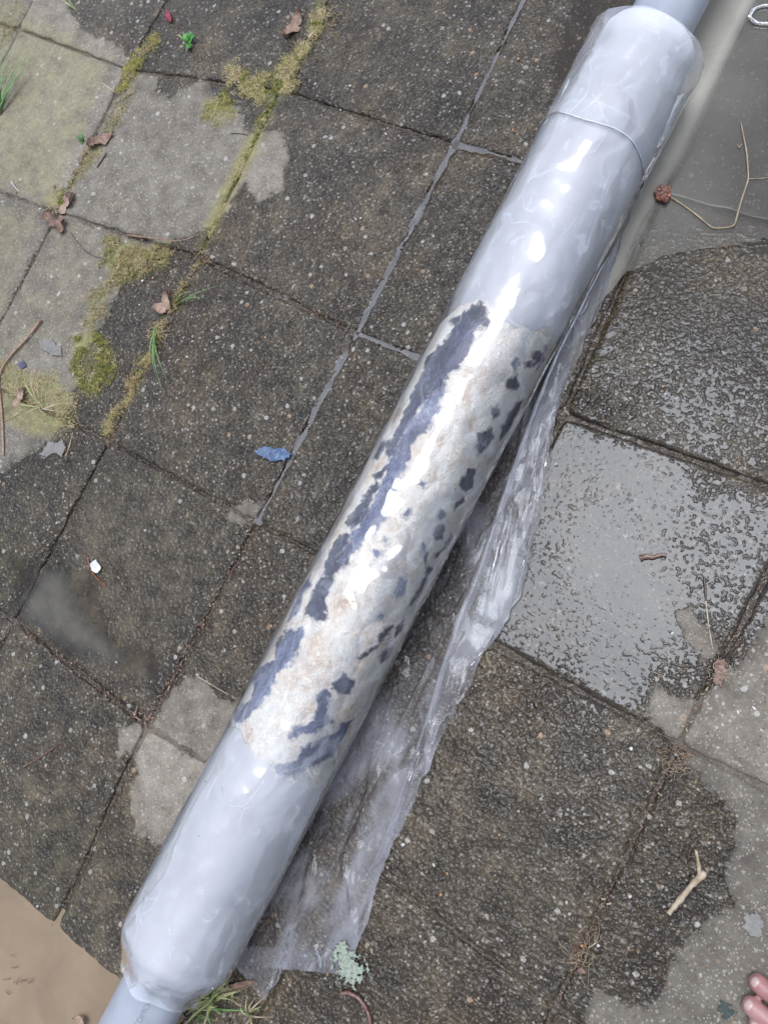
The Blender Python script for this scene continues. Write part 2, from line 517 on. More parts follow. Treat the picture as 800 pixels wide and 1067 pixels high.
DRY = [GP(q) for q in (
    [(-200, -150), (40, -60), (62, -10), (88, 33), (126, 50), (138, 72), (165, 75), (163, 95), (178, 101), (206, 84), (210, 72), (222, 100),
     (245, 108), (262, 140), (298, 135), (301, 165), (297, 197), (270, 212), (256, 192), (226, 236), (198, 246), (166, 256), (150, 272),
     (132, 288), (116, 318), (102, 346), (84, 372), (80, 396), (70, 436), (44, 468), (4, 490), (-150, 560)],
    [(206, 702), (233, 729), (300, 742), (300, 800), (250, 860), (200, 870), (164, 881), (142, 866), (136, 836), (141, 802), (133, 780), (124, 795),
     (124, 757), (144, 755), (160, 738), (186, 714)],
    [(704, 640), (720, 636), (741, 663), (748, 680), (733, 690), (714, 664)],
    [(1100, 560), (802, 640), (772, 690), (742, 712), (716, 735), (690, 719), (678, 722), (675, 748), (700, 771), (724, 806), (758, 838), (769, 852), (764, 882),
     (757, 918), (766, 940), (734, 960), (708, 988), (694, 1022), (674, 1052), (644, 1040), (618, 1033), (606, 1080), (600, 1250), (1100, 1250)],
    [(255, 520), (270, 530), (262, 548), (238, 545), (235, 535)],
)]
WETHOLES = [GP(q) for q in ([(166, 70), (200, 62), (205, 80), (180, 98), (164, 88)],)]
FILM = [(GP(q), lv, soft) for q, lv, soft in (
    ([(600, -160), (1100, -160), (1100, 240), (700, 262), (620, 300), (560, 420), (560, 300)], 1.25, .02),
    ([(560, 425), (640, 440), (720, 478), (850, 520), (850, 600), (800, 645), (752, 692), (736, 714), (716, 730), (700, 716), (690, 735), (660, 752), (600, 735), (520, 686),
      (470, 690), (500, 600), (540, 500)], .90, .035),
    ([(580, 540), (640, 500), (720, 540), (700, 620), (640, 660), (590, 640)], .98, .05),
    ([(700, 560), (790, 540), (830, 600), (780, 640), (720, 620)], .76, .03),
    ([(610, 270), (700, 262), (820, 250), (900, 300), (900, 560), (800, 510), (720, 478), (640, 440), (588, 426)], .66, .05),
    ([(620, 230), (720, 225), (900, 215), (900, 262), (720, 272), (610, 290)], .8, .03),
    ([(505, 688), (600, 742), (700, 785), (640, 900), (520, 860), (440, 800)], .42, .05),
    ([(330, 330), (372, 352), (440, 372), (330, 590), (262, 548), (300, 470)], .30, .03),
    ([(0, 560), (60, 600), (120, 660), (160, 700), (110, 700), (20, 650)], 1.2, .03),
    ([(40, 590), (90, 600), (120, 650), (150, 690), (90, 680), (30, 640)], 1.0, .02),
    ([(473, 155), (545, 168), (440, 360), (378, 345)], .33, .03),
)]
MUD = [(GP(q), s) for q, s in (([(120, 470), (262, 548), (150, 750), (20, 650), (50, 590)], .62), ([(390, 900), (560, 1040), (640, 900), (560, 820), (440, 830)], .3),
                               ([(0, 800), (60, 700), (150, 790), (160, 900), (110, 1000), (0, 920)], .35), ([(30, 590), (90, 590), (170, 700), (100, 690), (20, 650)], .9),
                               ([(310, 0), (420, 0), (470, 140), (320, 95)], .3), ([(360, 880), (300, 990), (250, 990), (380, 800)], .5))]
MOSS = {  # growing patches: outline, strength of stain, share of straw-coloured tufts, tufts
    'a': ([(346, -5), (336, 30), (304, 78), (310, 88), (288, 112), (272, 150), (240, 212), (214, 262), (206, 260), (222, 222), (252, 160), (277, 112), (250, 92), (232, 72), (240, 62),
           (262, 80), (290, 70), (322, 38), (330, -5)], 1.0, .55, 5200),
    'b': ([(124, 92), (134, 66), (160, 38), (168, 44), (146, 66), (134, 92)], .9, .3, 1500),
    'c': ([(213, 104), (238, 94), (246, 122), (226, 132), (212, 118)], .7, .25, 900),
    'd': ([(78, 352), (94, 345), (108, 356), (120, 368), (118, 392), (100, 412), (80, 402)], 1.0, .12, 2600),
    'e': ([(112, 246), (150, 258), (182, 254), (172, 276), (150, 286), (124, 298), (108, 274)], .9, .55, 1800),
    'f': ([(0, 372), (30, 388), (60, 392), (82, 420), (78, 446), (40, 456), (6, 440)], .75, .8, 1500),
    'g': ([(44, 208), (52, 196), (72, 202), (66, 212), (52, 216)], .8, .2, 350),
    'h': ([(126, 98), (140, 96), (112, 150), (92, 180), (76, 200), (70, 196), (96, 150)], .5, .6, 700),
    'i': ([(208, 268), (216, 264), (190, 310), (168, 350), (150, 400), (120, 455), (108, 452), (140, 390), (170, 330)], .6, .7, 1500),
    'k': ([(90, 305), (118, 290), (110, 330), (96, 345), (84, 340)], .5, .7, 400),
    'm': ([(0, 5), (16, 0), (30, 6), (14, 34), (0, 50)], .5, .5, 250),
}
ALGAE = [(GP(q), s) for q, s in (([(-100, -50), (90, 35), (125, 60), (60, 215), (-100, 180)], .52), ([(-100, 190), (50, 215), (10, 330), (-100, 380)], .42),
                                 ([(60, 215), (110, 240), (100, 330), (30, 390), (-40, 400)], .33), ([(0, 820), (60, 800), (150, 900), (100, 1000), (0, 930)], .36),
                                 ([(0, 520), (40, 500), (40, 600), (0, 640)], .36))]


def fields(P):
    n = len(P)
    wet = np.full(n, .06)
    for q in DRY:
        wet = np.minimum(wet, -sdf(P, q))
    for q in WETHOLES:
        s = sdf(P, q); wet = np.where(s > -.004, np.maximum(wet, s), wet)
    wet = np.clip(wet, -.06, .06)
    fb = fbm(P[:, 0] * 16, P[:, 1] * 16, oct=4, seed=3)
    film = .10 + .22 * (fb - .35)
    for q, lv, soft in FILM:
        w = sstep(-soft, soft, sdf(P, q) + .05 * (fb - .5))
        film = film + (lv + .34 * (fb - .5) - film) * w
    mud = np.zeros(n)
    for q, s in MUD:
        mud = np.maximum(mud, s * sstep(-.02, .05, sdf(P, q)))
    moss = np.zeros(n)
    for q, s, _, _ in MOSS.values():
        moss = np.maximum(moss, s * sstep(-.022, .014, sdf(P, GP(q))))
    for q, s in ALGAE:
        moss = np.maximum(moss, s * sstep(-.04, .04, sdf(P, q)))
    return wet, film, moss, mud


pav = empty('pavement')
tag(pav, kind='structure')
# sandy bed in the joints
XB = np.concatenate([np.linspace(-2.1, -1.06, 20), np.linspace(-1.05, .85, 430), np.linspace(.87, 1.8, 20)])
YB = np.concatenate([np.linspace(-.284, 1.25, 360), np.linspace(1.27, 2.1, 18)])
XX, YY = np.meshgrid(XB, YB, indexing='ij')
V = np.column_stack([XX.ravel(), YY.ravel(), np.zeros(XX.size)])
V[:, 2] = -.0046 + .0030 * (fbm(V[:, 0] * 13, V[:, 1] * 13, oct=3, seed=9) - .5) + .0022 * (fbm(V[:, 0] * 130, V[:, 1] * 130, oct=2, seed=10) - .5)
V[:, 2] -= .006 * sstep(.74, .82, V[:, 1]) * sstep(.24, .3, V[:, 0])
wet, film, moss, mud = fields(V)
bed = mesh('joint_sand', V, gridfaces(len(XB), len(YB)), M['joint'], pav, True, dict(wet=wet, film=film * .2, moss=moss, mud=mud * .4))

GAP = .0021
tile_z = {}


def tile_height(i, j):
    r = random.Random(i * 91 + j * 17 + 5)
    z = r.uniform(-.0012, .0012); tx = r.uniform(-.004, .004); ty = r.uniform(-.004, .004)
    if i == 0 and j >= 3: z = -.0004; tx = -.0015; ty = -.001
    if i == 1 and j == 3: z = -.0012; tx = ty = 0
    if i == 1 and j == 2: z = .0006; tx = 0; ty = -.004
    return z, tx, ty


def make_tile(i, j, hi):
    c = [node(i, j), node(i + 1, j), node(i + 1, j + 1), node(i, j + 1)]
    if hi:
        e = np.array([0, .0012, .0026, .0045, .007, .0105]) / .3
        core = np.linspace(.0145, .2855, 74) / .3
        u = np.concatenate([e, core, 1 - e[::-1]])
    else:
        e = np.array([0, .003, .008]) / .3
        u = np.concatenate([e, np.linspace(.03, .27, 14) / .3, 1 - e[::-1]])
    n = len(u)
    U, W = np.meshgrid(u, u, indexing='ij')
    U = U.ravel(); W = W.ravel()
    g = GAP / .3
    Ui = g + U * (1 - 2 * g); Wi = g + W * (1 - 2 * g)
    P = (c[0][None] * ((1 - Ui) * (1 - Wi))[:, None] + c[1][None] * (Ui * (1 - Wi))[:, None]
         + c[2][None] * (Ui * Wi)[:, None] + c[3][None] * ((1 - Ui) * Wi)[:, None])
    du = np.minimum(U, 1 - U) * .3; dw = np.minimum(W, 1 - W) * .3
    d = np.minimum(du, dw)
    # rounded outline corners and chipped, wandering edges
    wob = (fbm(P[:, 0] * 55, P[:, 1] * 55, oct=3, seed=20 + i) - .5) * .0055 + (fbm(P[:, 0] * 9, P[:, 1] * 9, oct=2, seed=5) - .5) * .004
    cen = np.mean(c, 0)
    inward = (cen[None] - P); inward /= np.linalg.norm(inward, axis=1)[:, None] + 1e-9
    corner = np.clip(1 - np.sqrt(du ** 2 + dw ** 2) / .014, 0, 1) ** 2 * .004
    P = P + inward * ((wob + .0004) * np.exp(-d / .006) + corner)[:, None]
    z0, tx, ty = tile_height(i, j)
    Z = z0 + tx * (P[:, 0] - cen[0]) / .3 + ty * (P[:, 1] - cen[1]) / .3
    rn = .0062 * (.65 + .8 * fbm(P[:, 0] * 22, P[:, 1] * 22, oct=2, seed=40))
    t = np.clip(1 - d / rn, 0, 1)
    Z = Z - (.0004 if i == 1 and j == 3 else .0024) * t ** 2.2
    fl = 1 - .93 * sstep(.5, .8, fields(np.column_stack([P, Z]))[1])
    Z = Z + fl * .0011 * (fbm(P[:, 0] * 120, P[:, 1] * 120, oct=3, seed=31) - .5) * (1 if hi else .5) + fl * .0012 * (fbm(P[:, 0] * 12, P[:, 1] * 12, oct=2, seed=77) - .5)
    V = np.column_stack([P, Z])
    F = gridfaces(n, n)
    ring = [k for k in range(n)] + [k * n + n - 1 for k in range(1, n)] + [(n - 1) * n + k for k in range(n - 2, -1, -1)] + [k * n for k in range(n - 2, 0, -1)]
    low = V[ring].copy(); low[:, 2] = -.045
    b0 = len(V)
    V = np.vstack([V, low])
    m_ = len(ring)
    for k in range(m_):
        a, b = ring[k], ring[(k + 1) % m_]
        F.append((a, b0 + k, b0 + (k + 1) % m_, b))
    # winding so that normals point up
    F = [tuple(reversed(f)) for f in F] if False else F
    wet, film, moss, mud = fields(V)
    o = mesh('paving_tile', V - np.array([*cen, 0]), F, M['tile'], None, True, dict(wet=wet, film=film, moss=moss, mud=mud))
    o.location = (*cen, 0)
    o.parent = pav
    return o


def in_view(i, j):
    for a in np.linspace(-.1, 1.1, 7):
        for b in np.linspace(-.1, 1.1, 7):
            p = np.array([.3 * (i + a), .3 * (j + b), 0]) - CAM
            q = RM @ p
            if q[2] > 0:
                x = 400 + FPX * q[0] / q[2]; y = 533.5 + FPX * q[1] / q[2]
                if -15 < x < 815 and -15 < y < 1082:
                    return True
    return False


for i in range(-6, 5):
    for j in range(-3, 7):
        if j <= -2 and i <= 0:
            continue
        make_tile(i, j, in_view(i, j))


# ------------------------------------------------------------------ standing water
def sheet(name, poly, z, mat, step, murkf=None, parent=None, wob=0.004):
    """flat water surface filling a world-space outline"""
    poly = np.asarray(poly)[:, :2]
    lo = poly.min(0) - step; hi = poly.max(0) + step
    xs = np.arange(lo[0], hi[0], step); ys = np.arange(lo[1], hi[1], step)
    X, Y = np.meshgrid(xs, ys, indexing='ij')
    P = np.column_stack([X.ravel(), Y.ravel()])
    s = sdf(P, poly) + wob * 2 * (fbm(P[:, 0] * 40, P[:, 1] * 40, oct=3, seed=4) - .5)
    eps = step * .5
    n, m = len(xs), len(ys)
    S = s.reshape(n, m)
    gx, gy = np.gradient(S, step)
    gn = np.sqrt(gx ** 2 + gy ** 2) + 1e-6
    near = (np.abs(S) < step * .9)
    X2 = np.where(near, X - S * gx / gn, X); Y2 = np.where(near, Y - S * gy / gn, Y)
    keep = (S > 0) | near
    idx = -np.ones((n, m), int); idx[keep] = np.arange(keep.sum())
    F = []
    for a in range(n - 1):
        for b in range(m - 1):
            q = (idx[a, b], idx[a + 1, b], idx[a + 1, b + 1], idx[a, b + 1])
            if min(q) >= 0: F.append(q)
    Pk = np.column_stack([X2[keep], Y2[keep]])
    Z = np.full(len(Pk), z) if not callable(z) else z(Pk)
    mk = murkf(Pk) if murkf else np.zeros(len(Pk))
    V = np.column_stack([Pk, Z])
    return mesh(name, V, F, mat, parent, True, dict(murk=mk))


def murk_top(P):
    lineside = .304 + .006 * (fbm(P[:, 1] * 20, P[:, 0] * 3, oct=2, seed=8) - .5) - P[:, 0]
    cloud = fbm(P[:, 0] * 14, P[:, 1] * 14, oct=3, seed=12)
    a = sstep(-.008, .012, lineside) * .94 * sstep(.45, .85, P[:, 1] + .2 * (cloud - .5))
    b = sstep(.74, .90, P[:, 1]) * (.05 + .14 * sstep(.40, .31, P[:, 0])) + .08 * cloud
    return np.clip(np.maximum(a, b), 0, 1)


pd = sheet('puddle', np.vstack([GP([(980, -80), (980, 220), (805, 250), (745, 258), (690, 268), (652, 285), (622, 322), (585, 420)])[:, :2], [(.22, .6), (.22, 1.35)]]),
           .0021, M['murky'], .006, murk_top)
tag(pd, kind='structure')
pd2 = sheet('puddle', np.array([(-1.6, -.272), (.24, -.272), (.24, -1.3), (-1.6, -1.3)]), -.0035, M['brown_water'], .012, lambda P: np.zeros(len(P)), None, .005)
tag(pd2, kind='structure')
silt = mesh('puddle_bed', [(-1.7, -1.4, -.02), (.29, -1.4, -.02), (.29, -.285, -.02), (-1.7, -.285, -.02)], [(0, 1, 2, 3)], M['soil'])
tag(silt, kind='structure')
# shallow silty water in the low corner of a tile
pd3 = sheet('puddle', GP([(20, 628), (44, 592), (72, 588), (84, 626), (112, 660), (140, 690), (122, 702), (80, 682), (24, 652)]), .0022, M['murky'], .004,
            lambda P: np.clip(.15 * sstep(0, .03, sdf(P, GP([(20, 628), (44, 592), (72, 588), (84, 626), (112, 660), (140, 690), (122, 702), (80, 682), (24, 652)]))), 0, 1), None, .008)
tag(pd3, kind='structure')


def joint_strip(a, b, half, z, seed):
    a = np.asarray(a)[:2]; b = np.asarray(b)[:2]
    t = (b - a) / np.linalg.norm(b - a); nrm = np.array([-t[1], t[0]])
    return np.array([a + nrm * half, b + nrm * half, b - nrm * half, a - nrm * half])


for (na, nb, fa, fb_) in (((0, 1), (0, 2), .0, 1.), ((0, 2), (0, 3), 0, 1.0), ((0, 3), (0, 4), 0, 1), ((0, 3), (1, 3), 0, .9), ((0, 2), (1, 2), 0, .6)):
    A = node(*na); B = node(*nb)
    s_ = joint_strip(A + (B - A) * fa, A + (B - A) * fb_, .0042, 0, 1)
    w = sheet('joint_water', s_, -.0012, M['sky_sheen_water'], .003, lambda P: .16 + .28 * fbm(P[:, 0] * 60, P[:, 1] * 60, seed=6), None, .007)  # grey murk here paints the pale sky reflection into the joint water
    tag(w, kind='structure')

# ------------------------------------------------------------------ the bundle
AX0 = np.array([.195, -.2, .0722]); AXD = np.array([.0245, 1.0, 0]); AXD = AXD / np.linalg.norm(AXD)
AXP = np.array([AXD[1], -AXD[0], 0]); AXZ = np.array([0, 0, 1.0])


def SP(s, th, r):
    """point(s) on the bundle: s along the axis, th from the top towards +x"""
    s = np.asarray(s, float)[..., None]; th = np.asarray(th, float)[..., None]; r = np.asarray(r, float)[..., None]
    return AX0 + s * AXD + r * (np.sin(th) * AXP + np.cos(th) * AXZ)


def RC(u, v, r=.0685):
    """bundle coordinates (s, th) of the surface point the photograph shows at (u, v)"""
    d = ray(u, v); o = CAM - AX0
    dp = d - (d @ AXD) * AXD; op = o - (o @ AXD) * AXD
    a = dp @ dp; b = 2 * dp @ op; c = op @ op - r * r
    disc = b * b - 4 * a * c
    t = (-b - math.sqrt(max(disc, 0))) / (2 * a)
    p = o + t * d
    return p @ AXD, math.atan2(p @ AXP, p @ AXZ)


RW = .0672   # wool surface
RF = .0702   # outer film


def wool_r(s, th):
    x = np.sin(th) * .067; z = np.cos(th) * .067
    return RW + .0030 * (fbm(x * 45, s * 34, z * 45, oct=4, seed=50) - .5) + .0024 * (fbm(x * 150, s * 120, z * 160, oct=2, seed=51) - .5)


# pipe
pipe = empty('drain_pipe', tuple(SP(.0, 0, 0)))
S0, S1 = -.50, 1.62
n, m = 40, 72
V = []
ss = np.linspace(S0, S1, n); tt = np.linspace(0, 2 * np.pi, m, endpoint=False)
RP = .0400
for rr in (RP, RP - .003):
    for s in ss:
        V.extend(SP(np.full(m, s), tt, np.full(m, rr)))
F = gridfaces(n, m, True)
off = n * m
F += [tuple(reversed([q + off for q in f])) for f in F]
for e in (0, n - 1):
    for k in range(m):
        a = e * m + k; b = e * m + (k + 1) % m
        F.append((a, b, b + off, a + off))
adopt(mesh('tube', V, F, M['pvc']), pipe)
tag(pipe, 'grey plastic drain pipe running through the wrapped wool roll', 'pipe')
# printed lettering on the pipe
tc = bpy.data.curves.new('lettering', 'FONT')
tc.body = 'KOMO-'
tc.size = .0095
to = bpy.data.objects.new('tmp', tc)
COL.objects.link(to)
bpy.context.view_layer.update()
tm = bpy.data.meshes.new_from_object(to.evaluated_get(bpy.context.evaluated_depsgraph_get()))
bpy.data.objects.remove(to)
bm = bmesh.new(); bm.from_mesh(tm)
bmesh.ops.triangulate(bm, faces=bm.faces)
s_a, th_a = RC(146, 1064, RP); s_b, th_b = RC(156, 1040, RP)
for v in bm.verts:
    lx, ly = v.co.x, v.co.y
    v.co = Vector(SP(s_a - .009 + lx, th_a - ly / RP + .06, RP + .0004).tolist())
bm.to_mesh(tm); bm.free()
adopt(link('lettering', tm, M['ink'], None, False), pipe)

# wool felt
felt = empty('wool_felt_roll', tuple(SP(.4, 0, 0) - np.array([0, 0, .068])))
tag(felt, 'white wool felt with navy and pale blue blotches rolled inside clear plastic', 'wool felt')
top_pts = sorted([RC(*q)[::-1] for q in ((449, 352), (462, 330), (478, 317), (503, 313), (520, 332), (536, 337), (560, 340), (574, 341), (581, 352))])
bot_pts = sorted([RC(*q)[::-1] for q in ((236, 748), (247, 762), (262, 786), (284, 803), (300, 808), (315, 822), (322, 828))])


def felt_end(th, pts, seed):
    t = (th + np.pi) % (2 * np.pi) - np.pi
    xs = [p[0] for p in pts]; ys = [p[1] for p in pts]
    base = np.interp(t, xs, ys)
    return base + .012 * (fbm(np.cos(th) * 6, np.sin(th) * 6, oct=4, seed=seed) - .5)


n, m = 330, 220
tt = np.linspace(-np.pi, np.pi, m, endpoint=False)
lo = felt_end(tt, bot_pts, 60); hi = felt_end(tt, top_pts, 61)
a = np.linspace(0, 1, n)[:, None]
S = lo[None] * (1 - a) + hi[None] * a
T = np.repeat(tt[None], n, 0)
R = wool_r(S.ravel(), T.ravel())
endd = np.minimum(a, 1 - a) * np.ones_like(S)
R = R - .003 * np.clip(1 - endd.ravel() / .012, 0, 1) ** 2
adopt(mesh('white_wool', SP(S.ravel(), T.ravel(), R), gridfaces(n, m, True), M['wool']), felt)


def Z2(pts): return [(380 + x / 3.3333, 300 + y / 3.3333) for x, y in pts]
def Z3(pts): return [(230 + x / 3.2, 540 + y / 3.2) for x, y in pts]


PATCH = [
    ('navy', [(492, 316), (503, 316), (512, 325), (506, 337), (495, 342), (489, 351), (487, 369), (479, 381), (467, 390), (462, 404), (448, 412), (440, 424), (430, 436), (424, 446), (410, 470), (405, 466), (417, 444),
              (422, 426), (429, 411), (440, 390), (444, 372), (467, 354), (470, 345), (480, 333), (485, 324)]),
    ('pale', [(463, 404), (462, 416), (452, 432), (447, 447), (436, 456), (429, 464), (425, 480), (413, 504), (405, 522), (401, 540), (390, 555), (383, 563), (367, 577), (358, 590), (352, 585), (366, 560), (378, 540),
              (388, 520), (398, 500), (408, 474), (424, 446), (432, 434), (446, 414)]),
    ('navy', Z3([(395, 55), (420, 60), (440, 100), (430, 150), (380, 185), (372, 235), (350, 260), (352, 330), (320, 350), (285, 325), (292, 285), (325, 215), (352, 165), (372, 90)])),
    ('navy', [(381, 512), (392, 500), (396, 508), (384, 530), (372, 548), (360, 552), (358, 545), (370, 530)]),
    ('navy', [(402, 462), (420, 452), (422, 462), (410, 478), (403, 474)]),
    ('pale', Z3([(298, 195), (302, 225), (275, 250), (262, 310), (225, 345), (240, 300), (268, 240)])),
    ('pale', Z3([(222, 362), (282, 368), (262, 430), (235, 478), (190, 520), (165, 590), (110, 640), (72, 690), (40, 684), (50, 642), (92, 618), (112, 560), (102, 530), (140, 500), (180, 468), (186, 428)])),
    ('navy', Z3([(368, 545), (410, 523), (442, 548), (428, 580), (390, 586), (366, 570)])),
    ('pale', Z3([(352, 565), (372, 590), (352, 625), (372, 680), (330, 702), (280, 722), (228, 738), (240, 702), (290, 690), (308, 640), (322, 588)])),
    ('pale', Z3([(396, 700), (442, 668), (402, 742), (370, 792), (300, 822), (242, 862), (194, 852), (188, 824), (240, 812), (272, 768), (330, 752)])),
    ('navy', Z2([(515, 235), (535, 240), (541, 270), (520, 292), (512, 270)])),
    ('navy', Z2([(600, 215), (628, 205), (622, 250), (596, 282), (578, 274), (584, 240)])),
    ('navy', Z2([(556, 258), (576, 258), (574, 278), (556, 276)])),
    ('navy', Z2([(500, 310), (530, 300), (533, 340), (506, 362), (490, 342)])),
    ('navy', Z2([(462, 405), (463, 440), (447, 452), (446, 424)])),
    ('navy', Z2([(528, 400), (545, 395), (522, 450), (484, 520), (468, 530), (474, 480)])),
    ('navy', Z2([(395, 505), (440, 494), (446, 520), (420, 562), (395, 582), (386, 555)])),
    ('navy', Z2([(355, 622), (386, 624), (380, 682), (346, 712), (333, 682)])),
    ('navy', Z2([(340, 713), (347, 740), (310, 768), (312, 744)])),
    ('navy', Z2([(266, 776), (278, 788), (258, 806), (256, 792)])),
    ('navy', Z3([(735, 8), (749, 30), (736, 62), (705, 72), (714, 34)])),
    ('navy', Z3([(545, 364), (574, 358), (560, 388), (530, 412), (523, 395)])),
    ('navy', Z3([(500, 428), (527, 428), (490, 458), (463, 468)])),
    ('navy', Z3([(560, 430), (578, 424), (556, 466), (534, 478), (531, 455)])),
    ('pale', Z3([(598, 198), (622, 204), (612, 252), (585, 272), (578, 240)])),
    ('pale', Z3([(508, 108), (542, 108), (517, 138)])),
    ('navy', Z3([(676, 80), (694, 118), (682, 162), (662, 112)])),
    ('pale', Z2([(192, 664), (212, 680), (202, 694), (188, 682)])),
    ('navy', Z2([(58, 526), (78, 540), (46, 594), (32, 590)])),
    ('navy', Z2([(28, 650), (76, 622), (66, 652), (34, 668)])),
    ('navy', Z2([(305, 108), (335, 100), (330, 118), (300, 128), (292, 120)])),
    ('pale', Z3([(540, 50), (556, 70), (546, 92), (534, 72)])),
    ('pale', Z3([(530, 310), (556, 318), (540, 340), (520, 334)])),
    ('navy', Z3([(690, 165), (702, 172), (668, 240), (640, 290), (630, 286), (660, 230)])),
    ('navy', Z3([(596, 350), (610, 340), (600, 372), (585, 392), (580, 384)])),
    ('navy', Z3([(770, 48), (778, 60), (742, 112), (716, 138), (712, 122), (745, 90)])),
    ('pale', Z2([(150, 758), (160, 775), (146, 800), (136, 790)])),
]


def wool_patch(kind, px):
    c = np.array([RC(u, v) for u, v in px]); c[:, 1] *= RW          # unrolled metres
    st = .0011
    lo = c.min(0) - .004; hi = c.max(0) + .004
    xs = np.arange(lo[0], hi[0], st); ys = np.arange(lo[1], hi[1], st)
    X, Y = np.meshgrid(xs, ys, indexing='ij')
    P = np.column_stack([X.ravel(), Y.ravel()])
    s = sdf(P, c)
    small = min(hi - lo) < .03
    s = s + .0046 + (.007 if small else .011) * (fbm(P[:, 0] * 150, P[:, 1] * 150, oct=3, seed=70) - .5) + (.004 if small else .008) * (fbm(P[:, 0] * 60, P[:, 1] * 60, oct=2, seed=71) - .5)
    n, m = X.shape
    Sg = s.reshape(n, m)
    gx, gy = np.gradient(Sg, st); gn = np.sqrt(gx ** 2 + gy ** 2) + .2
    near = np.abs(Sg) < st * .95
    X2 = np.where(near, X - Sg * gx / gn, X); Y2 = np.where(near, Y - Sg * gy / gn, Y)
    keep = (Sg > 0) | near
    idx = -np.ones((n, m), int); idx[keep] = np.arange(keep.sum())
    F = []
    for a in range(n - 1):
        for b in range(m - 1):
            q = (idx[a, b], idx[a, b + 1], idx[a + 1, b + 1], idx[a + 1, b])
            if min(q) >= 0: F.append(q)
    S_ = X2[keep]; T_ = Y2[keep] / RW
    h = .0002 + .0011 * sstep(0, .004, Sg[keep]) * (.6 + .8 * fbm(S_ * 120, T_ * 8, oct=3, seed=73))
    h = np.where(near[keep], -.0004, h)
    r = wool_r(S_, T_) + h
    nm = 'navy_wool_patch' if kind == 'navy' else 'pale_blue_wool_patch'
    return adopt(mesh(nm, SP(S_, T_, r), F, M['navy' if kind == 'navy' else 'paleblue'], None, True, dict(edge=np.clip((Sg[keep] - .0040) / .006, -2, 3))), felt)


for kd, px in PATCH:
    wool_patch(kd, px)

# plastic sheet: wound layers, outer film, collar, loose flap
wrap = empty('plastic_sheet', tuple(SP(.4, 0, 0) - np.array([0, 0, .072])))
tag(wrap, 'translucent plastic sheet wound around the wool roll, loose edge spread on wet tiles', 'plastic sheet')

s_bot = RC(152, 1022, .06)[0] - .026      # lower end of the wrap
s_body = RC(128, 985)[0] - .006
s_top_core = RC(690, -6)[0]
s_seam = RC(628, 128)[0]
s_topend = RC(690, 15, .07)[0]


def tube(name, sa, sb, rf, n, m, mat, hz=None, end_a=0.0, end_b=0.0, th0=-np.pi, th1=np.pi, wrapf=True):
    tt = np.linspace(th0, th1, m, endpoint=not wrapf)
    a = np.linspace(0, 1, n)[:, None]
    la = sa + end_a * (fbm(np.cos(tt) * .9 + 3, np.sin(tt) * .9, oct=1, seed=81) - .5)
    lb = sb + end_b * (fbm(np.cos(tt) * 1.6 + 9, np.sin(tt) * 1.6, oct=3, seed=82) - .5)
    S = la[None] * (1 - a) + lb[None] * a
    T = np.repeat(tt[None], n, 0)
    S = S.ravel(); T = T.ravel()
    r = rf(S, T)
    at = dict(haze=hz(S, T) if hz else np.zeros(len(S)))
    return adopt(mesh(name, SP(S, T, r), gridfaces(n, m, wrapf), mat, None, True, at), wrap)


def wr(S, T, amp=.0008, f=1.0, seed=90):
    x = np.cos(T) * .07; y = np.sin(T) * .07
    a = fbm(x * 26 * f, S * 9 * f, y * 26 * f, oct=2, seed=seed)
    rid = np.abs(fbm(x * 22 * f + S * 7, S * 10 * f, y * 22 * f, oct=2, seed=seed + 5) - .5)
    return amp * ((a - .5) * 1.2 - rid * 2.2 + .5)


FLO = float(np.mean(lo_ := [p[1] for p in bot_pts])); FHI = float(np.mean([p[1] for p in top_pts]))


def core_r(S, T):
    r = np.full_like(S, .0668)
    r = r - .0245 * sstep(s_body + .016, s_bot + .012, S) - .009 * sstep(s_seam + .0, s_top_core - .02, S) - .016 * sstep(s_top_core - .012, s_top_core, S)
    inside = sstep(FLO - .012, FLO + .03, S) * (1 - sstep(FHI - .03, FHI + .012, S))
    return r - .006 * inside + wr(S, T, .0007)


tube('wound_layers', s_bot + .010, s_top_core, core_r, 260, 130, M['core'], None, .006, .006)


def film_r(S, T):
    r = np.full_like(S, RF)
    gather = sstep(s_body + .022, s_bot, S)
    r = r - .0205 * gather ** 1.3 + .0035 * gather * np.sin(T * 7 + 1.3) * fbm(np.cos(T) * 3, S * 12, np.sin(T) * 3, seed=95)
    amp = .0010 + .0026 * gather
    inside = sstep(FLO, FLO + .04, S) * (1 - sstep(FHI - .03, FHI + .01, S))
    return np.maximum(r + wr(S, T, 1.0) * (amp * (1 - .45 * inside)), r - .0011)


def film_haze(S, T):
    inside = sstep(FLO - .015, FLO + .035, S) * (1 - sstep(FHI - .01, FHI + .03, S))
    cl = fbm(np.cos(T) * 4, S * 14, np.sin(T) * 4, oct=4, seed=99)
    return (1 - inside) * (.20 + .22 * (cl - .5)) + inside * (.008 + .12 * np.clip(cl - .5, 0, 1))


tube('outer_film', s_bot, s_seam + .02, film_r, 420, 200, M['film'], film_haze, .012, .004)


def collar_r(S, T):
    return .0716 + .0012 * sstep(s_topend - .03, s_topend, S) + wr(S, T, .0012, .8, 120)


th_axis = lambda T: np.sin(T - .3)
tube('collar', s_seam - .004, s_topend, collar_r, 140, 190, M['film'], lambda S, T: .16 + .10 * fbm(np.cos(T) * 4, S * 20, np.sin(T) * 4, seed=130), .05, .012)
